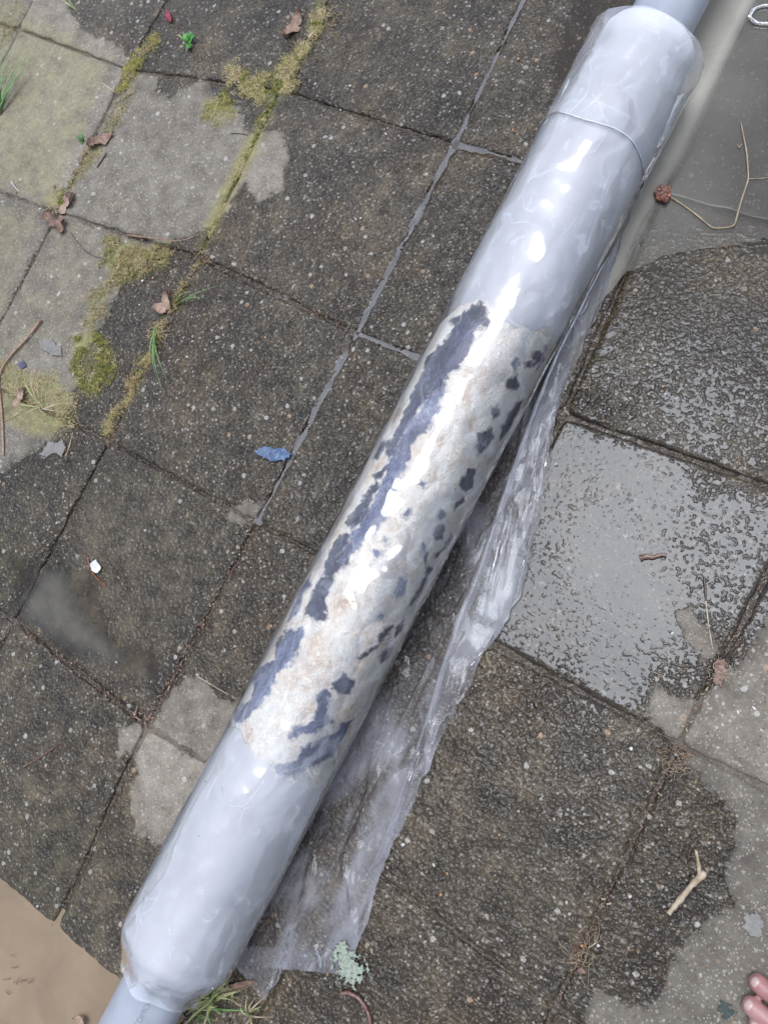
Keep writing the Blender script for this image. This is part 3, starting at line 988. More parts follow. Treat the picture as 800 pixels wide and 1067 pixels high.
# thick bright rim where the collar overlaps the layer below
tt = np.linspace(-np.pi, np.pi, 190, endpoint=False)
rim_s = s_seam - .004 + .05 * (fbm(np.cos(tt) * .9 + 3, np.sin(tt) * .9, oct=1, seed=81) - .5)
V = []; nn = 6
for k in range(nn):
    ph = 2 * np.pi * k / nn
    V.append(SP(rim_s + .0008 * np.cos(ph), tt, collar_r(rim_s, tt) + .0005 * np.sin(ph) + .0002))
V = np.array(V).transpose(1, 0, 2).reshape(-1, 3)
F = []
for a in range(190):
    b = (a + 1) % 190
    for k in range(nn):
        k2 = (k + 1) % nn
        F.append((a * nn + k, b * nn + k, b * nn + k2, a * nn + k2))
rimM = plastic_material('film_edge', .45, (.75, .76, .79), .08, 60, .0004)
adopt(mesh('rim', V, F, rimM), wrap)

# loose flap on the tiles
outer = GP([(668, 200), (652, 235), (641, 270), (634, 300), (613, 345), (597, 385), (585, 420), (576, 450), (568, 500), (557, 560), (548, 602), (531, 645), (508, 674), (500, 694), (480, 732),
            (457, 776), (432, 832), (408, 882), (393, 925), (386, 952), (373, 990), (354, 1014)])[:, :2]
inner = []
for q in outer:
    pass
Y0, Y1 = outer[0, 1], outer[-1, 1]


def resample(c, n):
    d = np.r_[0, np.cumsum(np.linalg.norm(np.diff(c, axis=0), axis=1))]
    t = np.linspace(0, d[-1], n)
    return np.column_stack([np.interp(t, d, c[:, k]) for k in range(c.shape[1])])


def axis_x(y): return AX0[0] + (y - AX0[1]) * AXD[0] / AXD[1]


def flap(name, A, B, n, m, zf, mat, hz):
    A = resample(A, n); B = resample(B, n)
    B = B + (.010 * (fbm(B[:, 1] * 60, B[:, 0] * 60, oct=4, seed=201) - .5))[:, None] * np.array([1.0, .4])
    q = np.linspace(0, 1, m)
    P = A[:, None] * (1 - q)[None, :, None] + B[:, None] * q[None, :, None]
    P = P.reshape(-1, 2)
    Q = np.tile(q, n); T = np.repeat(np.linspace(0, 1, n), m)
    V = np.column_stack([P, zf(P, Q, T)])
    return adopt(mesh(name, V, gridfaces(n, m), mat, None, True, dict(haze=hz(P, Q, T))), wrap)


def wrinkle(P, seed, k=1.0):
    al = P[:, 0] * .9 + P[:, 1] * .22            # folds run along the roll, slightly askew
    be = P[:, 1]
    w = fbm(al * 26 * k, be * 6 * k, oct=3, seed=seed)
    r = 1 - np.abs(w - .5) * 4.2
    r = np.clip(r, 0, 1) ** 3
    w2 = fbm(al * 110, be * 46, oct=3, seed=seed + 9)
    return r, w2


yy = np.linspace(outer[0, 1], -.215, 60)
inn = np.column_stack([axis_x(yy) + .002, yy])


def flap_z(P, Q, T):
    r, w2 = wrinkle(P, 140)
    z = .0026 + .0040 * r ** 2 * sstep(.3, .6, Q) + .0006 * (w2 - .4)
    z = z + .004 * sstep(.93, 1.0, Q) * fbm(P[:, 0] * 30, P[:, 1] * 18, seed=150)
    return np.maximum(z, .0021)


def flap_h(P, Q, T):
    c = fbm(P[:, 0] * 30, P[:, 1] * 14, oct=4, seed=160)
    return .02 + .36 * sstep(.42, .7, c) + .06 * sstep(.5, .9, Q)


flap('loose_flap', inn, outer, 420, 90, flap_z, M['flap'], flap_h)
fold_in = GP([(640, 262), (622, 288), (600, 330), (578, 372), (556, 425), (540, 470), (522, 520), (508, 562), (490, 610), (474, 650), (458, 700), (444, 750), (428, 800), (406, 862), (388, 905)])[:, :2]
fold_out = GP([(650, 236), (640, 275), (612, 342), (596, 384), (584, 420), (574, 452), (566, 502), (555, 560), (545, 604), (528, 646), (506, 680), (478, 720), (452, 774), (428, 830), (398, 895)])[:, :2]


def fold_z(P, Q, T):
    r, w2 = wrinkle(P, 170, 1.3)
    arch = np.sqrt(np.clip(1 - ((Q - .09) / .09) ** 2, 0, 1)) * (Q < .18)
    z = .0062 + .0040 * arch + .0028 * r ** 2 * sstep(.2, .4, Q) + .0006 * (w2 - .4)
    z = np.where(Q < .001, .003, z)
    return z + .003 * sstep(.9, 1, Q) * fbm(P[:, 1] * 40, P[:, 0] * 10, seed=171)


flap('folded_edge', fold_in, fold_out, 420, 60, fold_z, M['flap'], lambda P, Q, T: .03 + .30 * sstep(.4, .75, fbm(P[:, 0] * 50, P[:, 1] * 16, oct=4, seed=180)) + .25 * (Q < .2))
cA = GP([(246, 984), (247, 1004), (262, 1022), (278, 1039)])[:, :2]
cB = GP([(300, 985), (302, 992), (296, 1010), (281, 1040)])[:, :2]
flap('flap_corner', cA, cB, 60, 50, lambda P, Q, T: .006 + .004 * wrinkle(P, 190, 1.5)[0] + .002 * sstep(.9, 1, Q), M['flap'], lambda P, Q, T: .06 + .2 * (Q > .95) + .1 * fbm(P[:, 0] * 50, P[:, 1] * 50, seed=7))


# ------------------------------------------------------------------ small things
def smooth_path(p, n):
    p = np.asarray(p, float)
    d = np.r_[0, np.cumsum(np.linalg.norm(np.diff(p, axis=0), axis=1))]
    t = np.linspace(0, d[-1], n)
    q = np.column_stack([np.interp(t, d, p[:, k]) for k in range(3)])
    for _ in range(2):
        q[1:-1] = (q[:-2] + 2 * q[1:-1] + q[2:]) / 4
    return q


def stick_geo(path, r0, r1, n=18, m=7, rough=.12, seed=0, flat=1.0):
    q = smooth_path(path, n)
    V = []; F = []
    tg = np.gradient(q, axis=0); tg /= np.linalg.norm(tg, axis=1)[:, None] + 1e-12
    up = np.array([0, 0, 1.0])
    rr = np.random.default_rng(seed + 1)
    for k in range(n):
        a = np.cross(tg[k], up); a /= np.linalg.norm(a) + 1e-9
        b = np.cross(a, tg[k])
        r = (r0 + (r1 - r0) * k / (n - 1)) * (1 + rough * rr.normal())
        for j in range(m):
            ph = 2 * np.pi * j / m
            V.append(q[k] + a * r * np.cos(ph) * (1 + rough * .5 * rr.normal()) + b * r * np.sin(ph) * flat)
    F = gridfaces(n, m, True)
    F.append(tuple(range(m))); F.append(tuple((n - 1) * m + k for k in range(m))[::-1])
    return V, F


def PX(pts, h=0.0):
    """pixels on the ground, lifted by h (number or list)"""
    hh = h if isinstance(h, (list, tuple)) else [h] * len(pts)
    return [G(u, v) + np.array([0, 0, z]) for (u, v), z in zip(pts, hh)]


def stick(name, px, r0, r1, mat, label, cat, h=None, group=None, n=18, seed=0, parent=None, flat=1.0):
    h = r0 * .8 + .0012 if h is None else h
    V, F = stick_geo(PX(px, h), r0, r1, n, 7, .12, seed, flat)
    o = mesh(name, V, F, M[mat])
    if parent:
        return adopt(o, parent)
    return tag(o, label, cat, group)


def flake(name, px, thick, mat, label, cat, curl=.0, z=.0018, rag=.0012, group=None, step=.0006, seed=0):
    """thin ragged scrap with its own thickness, curled and crumpled"""
    c = GP(px)[:, :2]
    lo = c.min(0) - .003; hi = c.max(0) + .003
    step = max(step, (hi - lo).max() / 60)
    xs = np.arange(lo[0], hi[0], step); ys = np.arange(lo[1], hi[1], step)
    X, Y = np.meshgrid(xs, ys, indexing='ij')
    P = np.column_stack([X.ravel(), Y.ravel()])
    Sg = (sdf(P, c) + rag * 2 * (fbm(P[:, 0] * 330, P[:, 1] * 330, oct=3, seed=seed) - .5)).reshape(X.shape)
    gx, gy = np.gradient(Sg, step); gn = np.sqrt(gx ** 2 + gy ** 2) + .2
    near = np.abs(Sg) < step * .95
    X2 = np.where(near, X - Sg * gx / gn, X); Y2 = np.where(near, Y - Sg * gy / gn, Y)
    keep = (Sg > 0) | near
    n, m = X.shape
    idx = -np.ones((n, m), int); idx[keep] = np.arange(keep.sum()); cnt = int(keep.sum())
    F = []
    for a in range(n - 1):
        for b in range(m - 1):
            q = (idx[a, b], idx[a + 1, b], idx[a + 1, b + 1], idx[a, b + 1])
            if min(q) >= 0: F.append(q)
    x = X2[keep]; y = Y2[keep]; cc = c.mean(0); sz = (hi - lo).max() / 2
    rr = ((x - cc[0]) ** 2 + (y - cc[1]) ** 2) / sz ** 2
    Z = z + curl * rr + curl * .9 * (fbm(x * 120, y * 120, oct=3, seed=seed + 3) - .3) + thick * .5 * fbm(x * 400, y * 400, seed=seed + 5)
    V = np.vstack([np.column_stack([x, y, Z + thick]), np.column_stack([x, y, Z])])
    edges = {}
    for f in F:
        for k in range(4):
            e = (f[k], f[(k + 1) % 4])
            if (e[1], e[0]) in edges: del edges[(e[1], e[0])]
            else: edges[e] = 1
    F2 = list(F) + [tuple(q + cnt for q in reversed(f)) for f in F] + [(b, a, a + cnt, b + cnt) for a, b in edges]
    o = mesh(name, V, F2, M[mat])
    return tag(o, label, cat, group)


def blade_geo(base, tip, lift, width, n=10, bend=0.0):
    base = np.asarray(base, float); tip = np.asarray(tip, float)
    d = tip - base; side = np.cross(d, [0, 0, 1.0]); side /= np.linalg.norm(side) + 1e-9
    V = []; F = []
    for k in range(n):
        t = k / (n - 1)
        c = base + d * t + np.array([0, 0, lift * math.sin(math.pi * min(1, t * 1.1) * .9)]) + side * bend * math.sin(math.pi * t)
        w = width * (1 - t ** 2.5) * (.65 + .5 * math.sin(math.pi * min(1, t + .2)))
        V += [c - side * w / 2 + np.array([0, 0, w * .25]), c, c + side * w / 2 + np.array([0, 0, w * .25])]
    for k in range(n - 1):
        for j in range(2):
            a = k * 3 + j
            F.append((a, a + 1, a + 4, a + 3))
    return V, F


def grass(name, root_px, tips, mat, label, width=.003, cat='grass', lift=.02, group=None, mats=None):
    r = G(*root_px)
    e = empty(name, tuple(r))
    rg = random.Random(int(root_px[0] * 7 + root_px[1]))
    for k, tp in enumerate(tips):
        h = tp[2] if len(tp) > 2 else lift * rg.uniform(.5, 1.3)
        b = r + np.array([rg.uniform(-.004, .004), rg.uniform(-.004, .004), 0])
        V, F = blade_geo(b, G(tp[0], tp[1]) + np.array([0, 0, h * .5 + .002]), h, width * rg.uniform(.7, 1.2), 10, rg.uniform(-.004, .004))
        adopt(mesh('blade', V, F, M[mats[k % len(mats)] if mats else mat]), e)
    return tag(e, label, cat, group)


def fibres(name, cx, cy, n, spread, length, mat, label, r=.0004, cat='plant litter', seed=0, lift=.006, ang=None, group=None, kind=None):
    """a tangled tuft of fine dry stems or roots as one mesh"""
    rg = np.random.default_rng(seed + 100)
    V = []; F = []
    for k in range(n):
        c = G(cx + rg.normal() * spread, cy + rg.normal() * spread)
        a = rg.uniform(0, 2 * np.pi) if ang is None else ang + rg.normal() * .5
        L = length * rg.uniform(.4, 1.3)
        cv = rg.normal() * .8
        pts = []
        for t in np.linspace(0, 1, 6):
            aa = a + cv * (t - .3)
            pts.append(c + np.array([math.cos(aa) * L * t, math.sin(aa) * L * t, .0012 + lift * rg.uniform(.0, .5) * math.sin(math.pi * t)]))
        v, f = stick_geo(pts, r * rg.uniform(.7, 1.4), r * .4, 7, 4, .1, seed + k)
        o = len(V); V += v; F += [tuple(q + o for q in ff) for ff in f]
    o = mesh(name, V, F, M[mat])
    return tag(o, label, cat, group, kind)


def leaf(name, px_base, px_tip, width, mat, label, lobes=0, curl=.006, cat='leaf', group=None, seed=0, z=.0022):
    """leaf blade with midrib, thickness, curl and an uneven margin"""
    A = G(*px_base); B = G(*px_tip); d = B - A; L = np.linalg.norm(d); d /= L
    s = np.array([-d[1], d[0], 0])
    rg = np.random.default_rng(seed + 3)
    n, m = 22, 13
    V = []
    for k in range(n):
        t = k / (n - 1)
        w = width * math.sin(math.pi * t ** .8) ** .75 * (1 + (.28 * math.sin(t * math.pi * 2 * lobes) if lobes else 0)) * (1 + .08 * rg.normal()) + .0004
        for j in range(m):
            q = j / (m - 1) * 2 - 1
            zz = z + curl * (q * q) * (.5 + .7 * math.sin(t * 5 + seed)) + curl * .6 * t * t + .0006 * rg.normal() + (.0008 if j == m // 2 else 0)
            V.append(A + d * t * L + s * q * w / 2 + np.array([0, 0, max(zz, .0012)]))
    V = np.array(V)
    F = gridfaces(n, m)
    cnt = len(V)
    V2 = V.copy(); V2[:, 2] -= .0004
    ring = list(range(m)) + [k * m + m - 1 for k in range(1, n)] + [(n - 1) * m + k for k in range(m - 2, -1, -1)] + [k * m for k in range(n - 2, 0, -1)]
    F2 = F + [tuple(q + cnt for q in reversed(f)) for f in F] + [(ring[k], ring[(k + 1) % len(ring)], ring[(k + 1) % len(ring)] + cnt, ring[k] + cnt) for k in range(len(ring))]
    return tag(mesh(name, np.vstack([V, V2]), F2, M[mat]), label, cat, group)


# --- moss cushions (uncountable)
def moss_object(key, q, straw, cnt, seed):
    poly = GP(q)[:, :2]
    rg = np.random.default_rng(seed)
    lo = poly.min(0) - .01; hi = poly.max(0) + .01
    for mat, share in (('moss', 1 - straw), ('strawmoss', straw)):
        k = int(cnt * share * 1.5)
        if k < 20: continue
        P = lo + rg.random((k * 12, 2)) * (hi - lo)
        s = sdf(P, poly) + .034 * (fbm(P[:, 0] * 60, P[:, 1] * 60, oct=4, seed=seed) - .52) + .004 * rg.normal(size=len(P))
        dens = fbm(P[:, 0] * 45, P[:, 1] * 45, oct=3, seed=seed + (3 if mat == 'moss' else 40))
        P = P[(s > 0) & (dens > .38 + .14 * rg.random(len(P)))][:k]
        V = []; F = []
        for x, y in P:
            a = rg.uniform(0, 2 * np.pi); hgt = rg.uniform(.0010, .0032); ln = rg.uniform(.0012, .004) * (1.6 if mat == 'strawmoss' else 1)
            w = rg.uniform(.0003, .0006)
            dx, dy = math.cos(a), math.sin(a)
            o = len(V)
            V += [(x - dy * w, y + dx * w, 0), (x + dy * w, y - dx * w, 0), (x + dx * ln * .5 + dy * w * .8, y + dy * ln * .5 - dx * w * .8, hgt * .8),
                  (x + dx * ln * .5 - dy * w * .8, y + dy * ln * .5 + dx * w * .8, hgt * .8), (x + dx * ln, y + dy * ln, hgt)]
            F += [(o, o + 1, o + 2, o + 3), (o + 3, o + 2, o + 4)]
        if V:
            tag(mesh('moss' if mat == 'moss' else 'dry_moss', V, F, M[mat], None, False), kind='stuff')


for i_, (kk, (q, s, straw, cnt)) in enumerate(MOSS.items()):
    moss_object(kk, q, straw, cnt, 300 + i_)

# --- crumbs and fibres lying in the joints (uncountable)
JOINTS = [((0, 0), (0, 1), 380), ((0, 0), (-1, 0), 260), ((0, 1), (-1, 1), 170), ((0, 2), (-1, 2), 130), ((-1, 2), (-2, 2), 150), ((-2, 2), (-3, 2), 160), ((-2, 2), (-2, 1), 300),
          ((-2, 2), (-2, 3), 260), ((-1, 2), (-1, 1), 300), ((-1, 2), (-1, 3), 160), ((0, 0), (1, 0), 120), ((2, 1), (2, 2), 200), ((2, 0), (2, 1), 160),
          ((0, 1), (1, 1), 60), ((-1, 3), (-1, 4), 200), ((0, 0), (0, -1), 30), ((-2, 3), (-2, 4), 120)]
Vd = {'redroot': ([], []), 'straw': ([], []), 'darktwig': ([], [])}
rg = np.random.default_rng(77)
for a, b, cnt in JOINTS:
    A = node(*a); B = node(*b); t_ = (B - A) / np.linalg.norm(B - A); n_ = np.array([-t_[1], t_[0]])
    for k in range(int(cnt * .8)):
        f = rg.random()
        if fbm(np.array([f * 7 + a[0] * 3.1]), np.array([b[1] * 2.7 + a[1]]), oct=2, seed=5)[0] < .38: continue
        c = A + (B - A) * f + n_ * rg.normal() * .0042
        key = rg.choice(['redroot', 'straw', 'darktwig'], p=[.50, .08, .42])
        V, F = Vd[key]
        an = math.atan2(t_[1], t_[0]) + rg.normal() * 1.0
        L = rg.uniform(.0005, .0026); w = rg.uniform(.0003, .0011); h = rg.uniform(.0003, .001); z = -.0035 + rg.uniform(0, .004)
        dx, dy = math.cos(an), math.sin(an)
        o = len(V)
        for (p_, q_) in ((-1, -1), (1, -.6), (1, .6), (-1, 1)):
            for zz in (0, h):
                V.append((c[0] + dx * L * p_ - dy * w * q_, c[1] + dy * L * p_ + dx * w * q_, z + zz + rg.uniform(-.0006, .0006) * p_))
        F += [(o + 1, o + 3, o + 5, o + 7), (o, o + 6, o + 4, o + 2)] + [(o + 2 * k2, o + (2 * k2 + 2) % 8, o + (2 * k2 + 3) % 8, o + 2 * k2 + 1) for k2 in range(4)]
for key, (V, F) in Vd.items():
    tag(mesh({'redroot': 'leaf_crumbs', 'straw': 'straw_crumbs', 'darktwig': 'soil_crumbs'}[key], V, F, M[key], None, False), kind='stuff')

# --- sand grains and specks scattered over the tiles (uncountable)
V = []; F = []
rg = np.random.default_rng(5)
for k in range(420):
    u, v = rg.uniform(-20, 820), rg.uniform(-20, 1087)
    c = G(u, v); r = rg.uniform(.0004, .0010) * (1 if rg.random() < .9 else 1.7)
    th, _ = RC(u, v) if True else (0, 0)
    if abs(c[0] - axis_x(c[1])) < .10: continue
    if c[1] < -.3: continue
    o = len(V); nr = 5
    for q in range(nr):
        a = 2 * np.pi * q / nr
        V.append((c[0] + math.cos(a) * r * rg.uniform(.7, 1.3), c[1] + math.sin(a) * r * rg.uniform(.7, 1.3), .0004))
    V.append((c[0], c[1], .0008 + r * .8))
    for q in range(nr): F.append((o + q, o + (q + 1) % nr, o + nr))
tag(mesh('sand_grains', V, F, M['pebble'], None, False), kind='stuff')


def pebble(u, v, rx, ry, mat, label, group, seed):
    rg = np.random.default_rng(seed)
    c = G(u, v)
    bm = bmesh.new()
    bmesh.ops.create_icosphere(bm, subdivisions=2, radius=1)
    an = rg.uniform(0, 3.14)
    for q in bm.verts:
        p = np.array(q.co)
        p = p * (1 + .22 * (vnoise(np.array([p[0] * 1.7 + seed]), np.array([p[1] * 1.7]), np.array([p[2] * 1.7]))[0] - .5) * 2)
        x, y = p[0] * rx, p[1] * ry
        q.co = (c[0] + x * math.cos(an) - y * math.sin(an), c[1] + x * math.sin(an) + y * math.cos(an), .0012 + p[2] * min(rx, ry) * .6)
    me = bpy.data.meshes.new('pebble'); bm.to_mesh(me); bm.free()
    return tag(link('pebble', me, M[mat]), label, 'pebble', group)


for k, (u, v) in enumerate([(376, 228), (371, 229), (249, 86), (489, 7), (481, 21), (456, 4), (206, 258), (146, 318), (149, 293), (201, 356), (118, 293), (402, 140), (355, 115), (365, 90), (593, 952), (656, 934), (443, 981), (438, 975),
                            (452, 901), (623, 985), (590, 940), (700, 660), (540, 845), (657, 780), (768, 742), (785, 738), (579, 484), (540, 490), (434, 333), (152, 553), (60, 545), (122, 690), (40, 944), (420, 880)]):
    pebble(u, v, random.uniform(.0014, .0029), random.uniform(.0012, .0022), 'pebble', 'tiny pale pebble lying on the paving tiles', 'pale pebbles strewn over the tiles', k + 3)
for k, (u, v) in enumerate([(459, 932), (466, 910), (540, 62), (534, 136), (277, 352), (370, 375), (700, 135), (690, 403), (722, 301), (160, 290), (520, 870), (606, 985)]):
    pebble(u, v, random.uniform(.0013, .0024), random.uniform(.0011, .0019), 'orange', 'tiny orange pebble lying on the wet tiles', 'orange pebbles strewn over the tiles', k + 60)

# --- sticks and twigs
fs = empty('forked_stick', tuple(G(715, 918)))
stick('main_stem', [(696, 951), (708, 936), (722, 919), (734, 908)], .0030, .0034, 'straw', None, None, parent=fs, seed=3)
stick('side_branch', [(728, 912), (727, 900), (724, 884)], .0024, .0014, 'straw', None, None, parent=fs, h=[.005, .006, .007], seed=4)
tag(fs, 'pale forked stick lying on a wet tile near the toes', 'stick')
bt = empty('branched_twig', tuple(G(8, 400)))
stick('main_stem', [(45, 334), (32, 352), (12, 372), (0, 392), (3, 418), (5, 440), (6, 475)], .0022, .0016, 'twig', None, None, parent=bt, seed=5, n=26, h=.004)
stick('side_branch', [(4, 440), (14, 436), (24, 430)], .0011, .0006, 'twig', None, None, parent=bt, seed=6)
tag(bt, 'long bent pale brown twig lying over dry grass and moss', 'twig')
stick('curved_root', [(134, 246), (150, 248), (168, 250), (185, 253), (198, 250), (212, 243)], .0018, .0009, 'twig', 'orange brown curved rootlet beside the dry straw tuft', 'root', seed=8)
stick('thin_stem', [(74, 242), (84, 256), (95, 266), (112, 271)], .0007, .0005, 'darktwig', 'thin dark curved stem by the dry leaf cluster', 'stem', seed=9)
stick('reddish_twig', [(26, 799), (42, 790), (62, 776)], .0014, .0010, 'redroot', 'straight reddish brown twig lying alone on a wet dark tile', 'twig', seed=10)
stick('pine_needle', [(207, 705), (222, 714), (239, 724)], .0006, .0004, 'straw', 'thin pale curved needle at the edge of the dry patch by the roll', 'needle', seed=11)
stick('plant_fibre', [(261, 583), (252, 585), (244, 592), (238, 600)], .0008, .0005, 'darktwig', 'short dark curved fibre beside the litter filled joint', 'fibre', seed=12)
stick('short_twig', [(241, 140), (250, 140), (259, 142)], .0009, .0007, 'darktwig', 'short dark twig lying near the round green moss patch', 'twig', seed=13)
stick('short_twig', [(268, 182), (276, 178), (280, 175)], .0008, .0006, 'darktwig', 'short dark twig on the pale dry patch beside the moss joint', 'twig', seed=14)
stick('dark_stick', [(102, 175), (107, 168), (112, 160)], .0015, .0011, 'darktwig', 'stubby dark grey stick below the fallen brown leaf', 'stick', seed=15)
stick('straw_piece', [(322, 41), (326, 36), (330, 32)], .0013, .0013, 'straw', 'short cut pale straw lying in the moss beside the crumpled leaf', 'straw', seed=16)
stick('straw_piece', [(107, 87), (114, 92), (121, 97)], .0008, .0007, 'straw', 'thin pale straw lying by the moss on the greenish tile', 'straw', seed=17)
stick('straw_piece', [(70, 476), (74, 464), (77, 451)], .0010, .0007, 'straw', 'pale straw standing beside the ragged grey scrap', 'straw', seed=18)
stick('straw_piece', [(13, 190), (17, 196), (21, 200)], .0009, .0008, 'white', 'short white straw lying on the greenish dry tile', 'straw', seed=19)
stick('dry_stem', [(733, 604), (735, 630), (738, 655), (742, 677)], .0009, .0005, 'straw', 'thin straight dry stem lying across the shiny wet tile', 'stem', seed=20)
stick('seed_pod', [(733, 602), (734, 614), (735, 626)], .0014, .0012, 'darktwig', 'narrow dark seed pod lying on the thin dry stem', 'seed pod', seed=21, h=.0035)
stick('wood_sliver', [(698, 690), (708, 694), (722, 694)], .0018, .0006, 'darktwig', 'dark green wood sliver at the rim of the shiny water film', 'wood sliver', seed=22)
stick('wood_sliver', [(712, 684), (717, 682), (722, 683)], .0009, .0005, 'darktwig', 'tiny dark wood sliver beside the larger dark green one', 'wood sliver', seed=23)
stick('slug', [(666, 582), (673, 580), (681, 581), (688, 578), (694, 579)], .0032, .0022, 'slug', 'small brown slug resting on the shiny wet tile', 'slug', seed=24, n=26, flat=.8, h=.0028)
stick('worm', [(356, 1034), (364, 1033), (374, 1038), (381, 1047), (386, 1058), (388, 1075)], .0026, .0022, 'worm', 'dark reddish earthworm curled below the pale green lichen', 'worm', seed=25, n=34)
stick('grey_root', [(680, 700), (690, 704)], .0006, .0004, 'straw', 'tiny fibre floating on the shiny tile by the slivers', 'fibre', seed=26)
# stalk in the clear puddle with its orange bud
sk = empty('floating_stalk', tuple(G(740, 230)))
stick('stem', [(695, 205), (712, 216), (728, 228), (742, 240), (764, 238), (771, 212), (779, 188), (777, 160), (771, 130)], .0011, .0008, 'straw', None, None, parent=sk, n=60, seed=27, h=.0034)
stick('side_branch', [(778, 188), (790, 188), (812, 186)], .0006, .0005, 'straw', None, None, parent=sk, seed=28, h=.0034)
stick('side_branch', [(772, 152), (769, 156), (767, 152)], .0007, .0005, 'straw', None, None, parent=sk, seed=29, h=.0034)
tag(sk, 'pale bent plant stalk floating in the clear shallow puddle', 'stalk')
stick('root_thread', [(684, 213), (680, 216), (665, 240), (662, 250), (654, 268)], .0009, .0007, 'grey', 'white thread trailing from the orange bud along the plastic', 'thread', seed=30, h=.0032)
flake('bud_husk', [(681, 203), (688, 196), (697, 199), (699, 207), (693, 215), (684, 212)], .004, 'bud', 'orange and black bud husk floating at the murky puddle edge', 'bud husk', .002, .0024, .0016, seed=31)
V, F = stick_geo(PX([(779, 22), (784, 12), (796, 8), (815, 12), (815, 24), (800, 28), (786, 27), (779, 20)], .0042), .0022, .0022, 40, 8, .15, 32)
tag(mesh('plastic_ring', V, F, plastic_material('ring_plastic', .35, (.6, .55, .48), .08, 60, .0006)), 'clear bent plastic ring floating on the murky puddle', 'plastic ring')

# --- leaves and scraps
leaf('fallen_leaf', (94, 154), (121, 140), .020, 'dryleaf', 'single pinkish brown leaf lying on the joint of the greenish tile', 2, .007, seed=1)
leaf('crumpled_leaf', (298, 42), (316, 15), .022, 'dryleaf', 'crumpled brown leaf beside the mossy joint and cut straw', 3, .010, seed=2)
for k, (b, t, w) in enumerate((((62, 222), (82, 205), .020), ((60, 236), (50, 222), .017), ((66, 244), (66, 226), .016), ((76, 210), (78, 200), .010))):
    leaf('fallen_leaf', b, t, w, 'dryleaf', 'dry pinkish leaf scrap in the leaf cluster where the joints cross', 2, .008, group='dry leaves where the joints cross', seed=4 + k)
leaf('curled_leaf', (164, 326), (184, 308), .024, 'dryleaf', 'curled tan leaf sitting on the root tuft above the long grass blades', 2, .014, seed=9)
leaf('dead_leaf', (14, 424), (32, 406), .016, 'dryleaf', 'faded pinkish dead leaf among the pale grass', 2, .006, seed=10)
leaf('leaf_scrap', (606, 1014), (606, 1006), .010, 'dryleaf', 'small tan leaf scrap at the tip of the rootlet tuft', 0, .004, seed=11)
leaf('leaf_scrap', (92, 1066), (80, 1058), .012, 'dryleaf', 'small brown leaf scrap at the rim of the brown puddle', 0, .004, seed=14, z=.004)
leaf('leaf_scrap', (270, 1020), (224, 1032), .008, 'dryleaf', 'narrow brown leaf lying over the grass under the roll end', 0, .004, seed=12, z=.006)
leaf('red_leaf', (180, 25), (174, 12), .010, 'redleaf', 'tiny crimson leaf near the little green weed', 0, .004, seed=13)
flake('blue_flake', [(266, 472), (275, 466), (290, 468), (300, 469), (306, 474), (298, 480), (284, 481), (274, 477)], .0012, 'blue', 'bright blue paint flake beside the water filled joint', 'paint flake', .0018, .0016, .0030, seed=33)
flake('lichen_patch', [(354, 975), (362, 980), (368, 988), (376, 994), (384, 1004), (384, 1014), (376, 1024), (366, 1026), (356, 1016), (352, 1004), (348, 996), (352, 986)], .0022, 'lichen',
      'pale grey green lichen patch at the corner of the plastic', 'lichen', .001, .005, .022, seed=34)
flake('paper_scrap', [(46, 470), (52, 460), (60, 462), (66, 458), (70, 466), (66, 476), (58, 472), (50, 476), (42, 474)], .0006, 'grey', 'ragged grey scrap stuck on the dark tile below the grass', 'scrap', .001, .0012, .003, seed=35)
flake('grey_chip', [(42, 356), (54, 354), (64, 362), (66, 372), (54, 370), (44, 364)], .0006, 'grey', 'flat grey chip on the dry mossy tile', 'chip', .0008, .001, .003, seed=36)
flake('white_petal', [(97, 588), (103, 584), (108, 592), (105, 598), (98, 595)], .0006, 'white', 'small white petal held in the curved brown husk', 'petal', .004, .003, .001, seed=37)
stick('brown_husk', [(93, 579), (94, 588), (99, 599), (106, 606), (112, 610)], .0020, .0009, 'bud', 'curved orange brown husk around the white petal', 'husk', seed=38, flat=.6)
flake('dark_patch', [(748, 1046), (756, 1043), (764, 1052), (763, 1058), (754, 1060), (748, 1054)], .0005, 'gum', 'flat dark green gum blob on the dry tile by the toes', 'gum', .0003, .0004, .006, seed=39)
flake('pale_splash', [(776, 955), (788, 950), (796, 962), (792, 974), (780, 976), (774, 966)], .0004, 'grey', 'pale dried cement splash on the dry tile above the toes', 'cement splash', .0003, .0007, .004, seed=40)
flake('dark_scrap', [(20, 380), (26, 376), (29, 382), (23, 386)], .0008, 'purple', 'tiny dark purple scrap on the mossy tile', 'scrap', .001, .001, .001, seed=41)
flake('brown_clump', [(744, 690), (754, 685), (758, 700), (750, 715), (742, 712)], .0015, 'redroot', 'orange brown clump of rotten leaf in the joint below the dry stem', 'leaf clump', .003, .000, .003, seed=43)

# --- living plants
grass('grass_tuft', (0, 118), [(48, 50, .014), (44, 62, .012), (24, 44, .012), (16, 66, .01), (36, 74, .012), (10, 40, .010), (30, 58, .01)], 'grass', 'long green grass blades leaning over the greenish dry tile', .0034, lift=.03)
grass('grass_tuft', (162, 342), [(176, 418, .012), (166, 398, .008), (178, 400, .008), (160, 384, .008)], 'grass', 'narrow bright green grass blades lying below the curled leaf', .0026, lift=.008)
grass('grass_tuft', (184, 318), [(222, 314, .010), (240, 298, .012), (205, 306, .008)], 'grass', 'thin green grass blades pointing away from the curled leaf', .0020, lift=.008)
grass('grass_tuft', (44, 424), [(30, 392), (40, 388), (52, 400), (70, 420), (60, 440), (30, 440), (20, 420), (48, 384), (36, 402), (76, 432)], 'palegrass', 'pale yellowish grass tuft beside the long bent twig', .0018, lift=.012, mats=['palegrass', 'straw'])
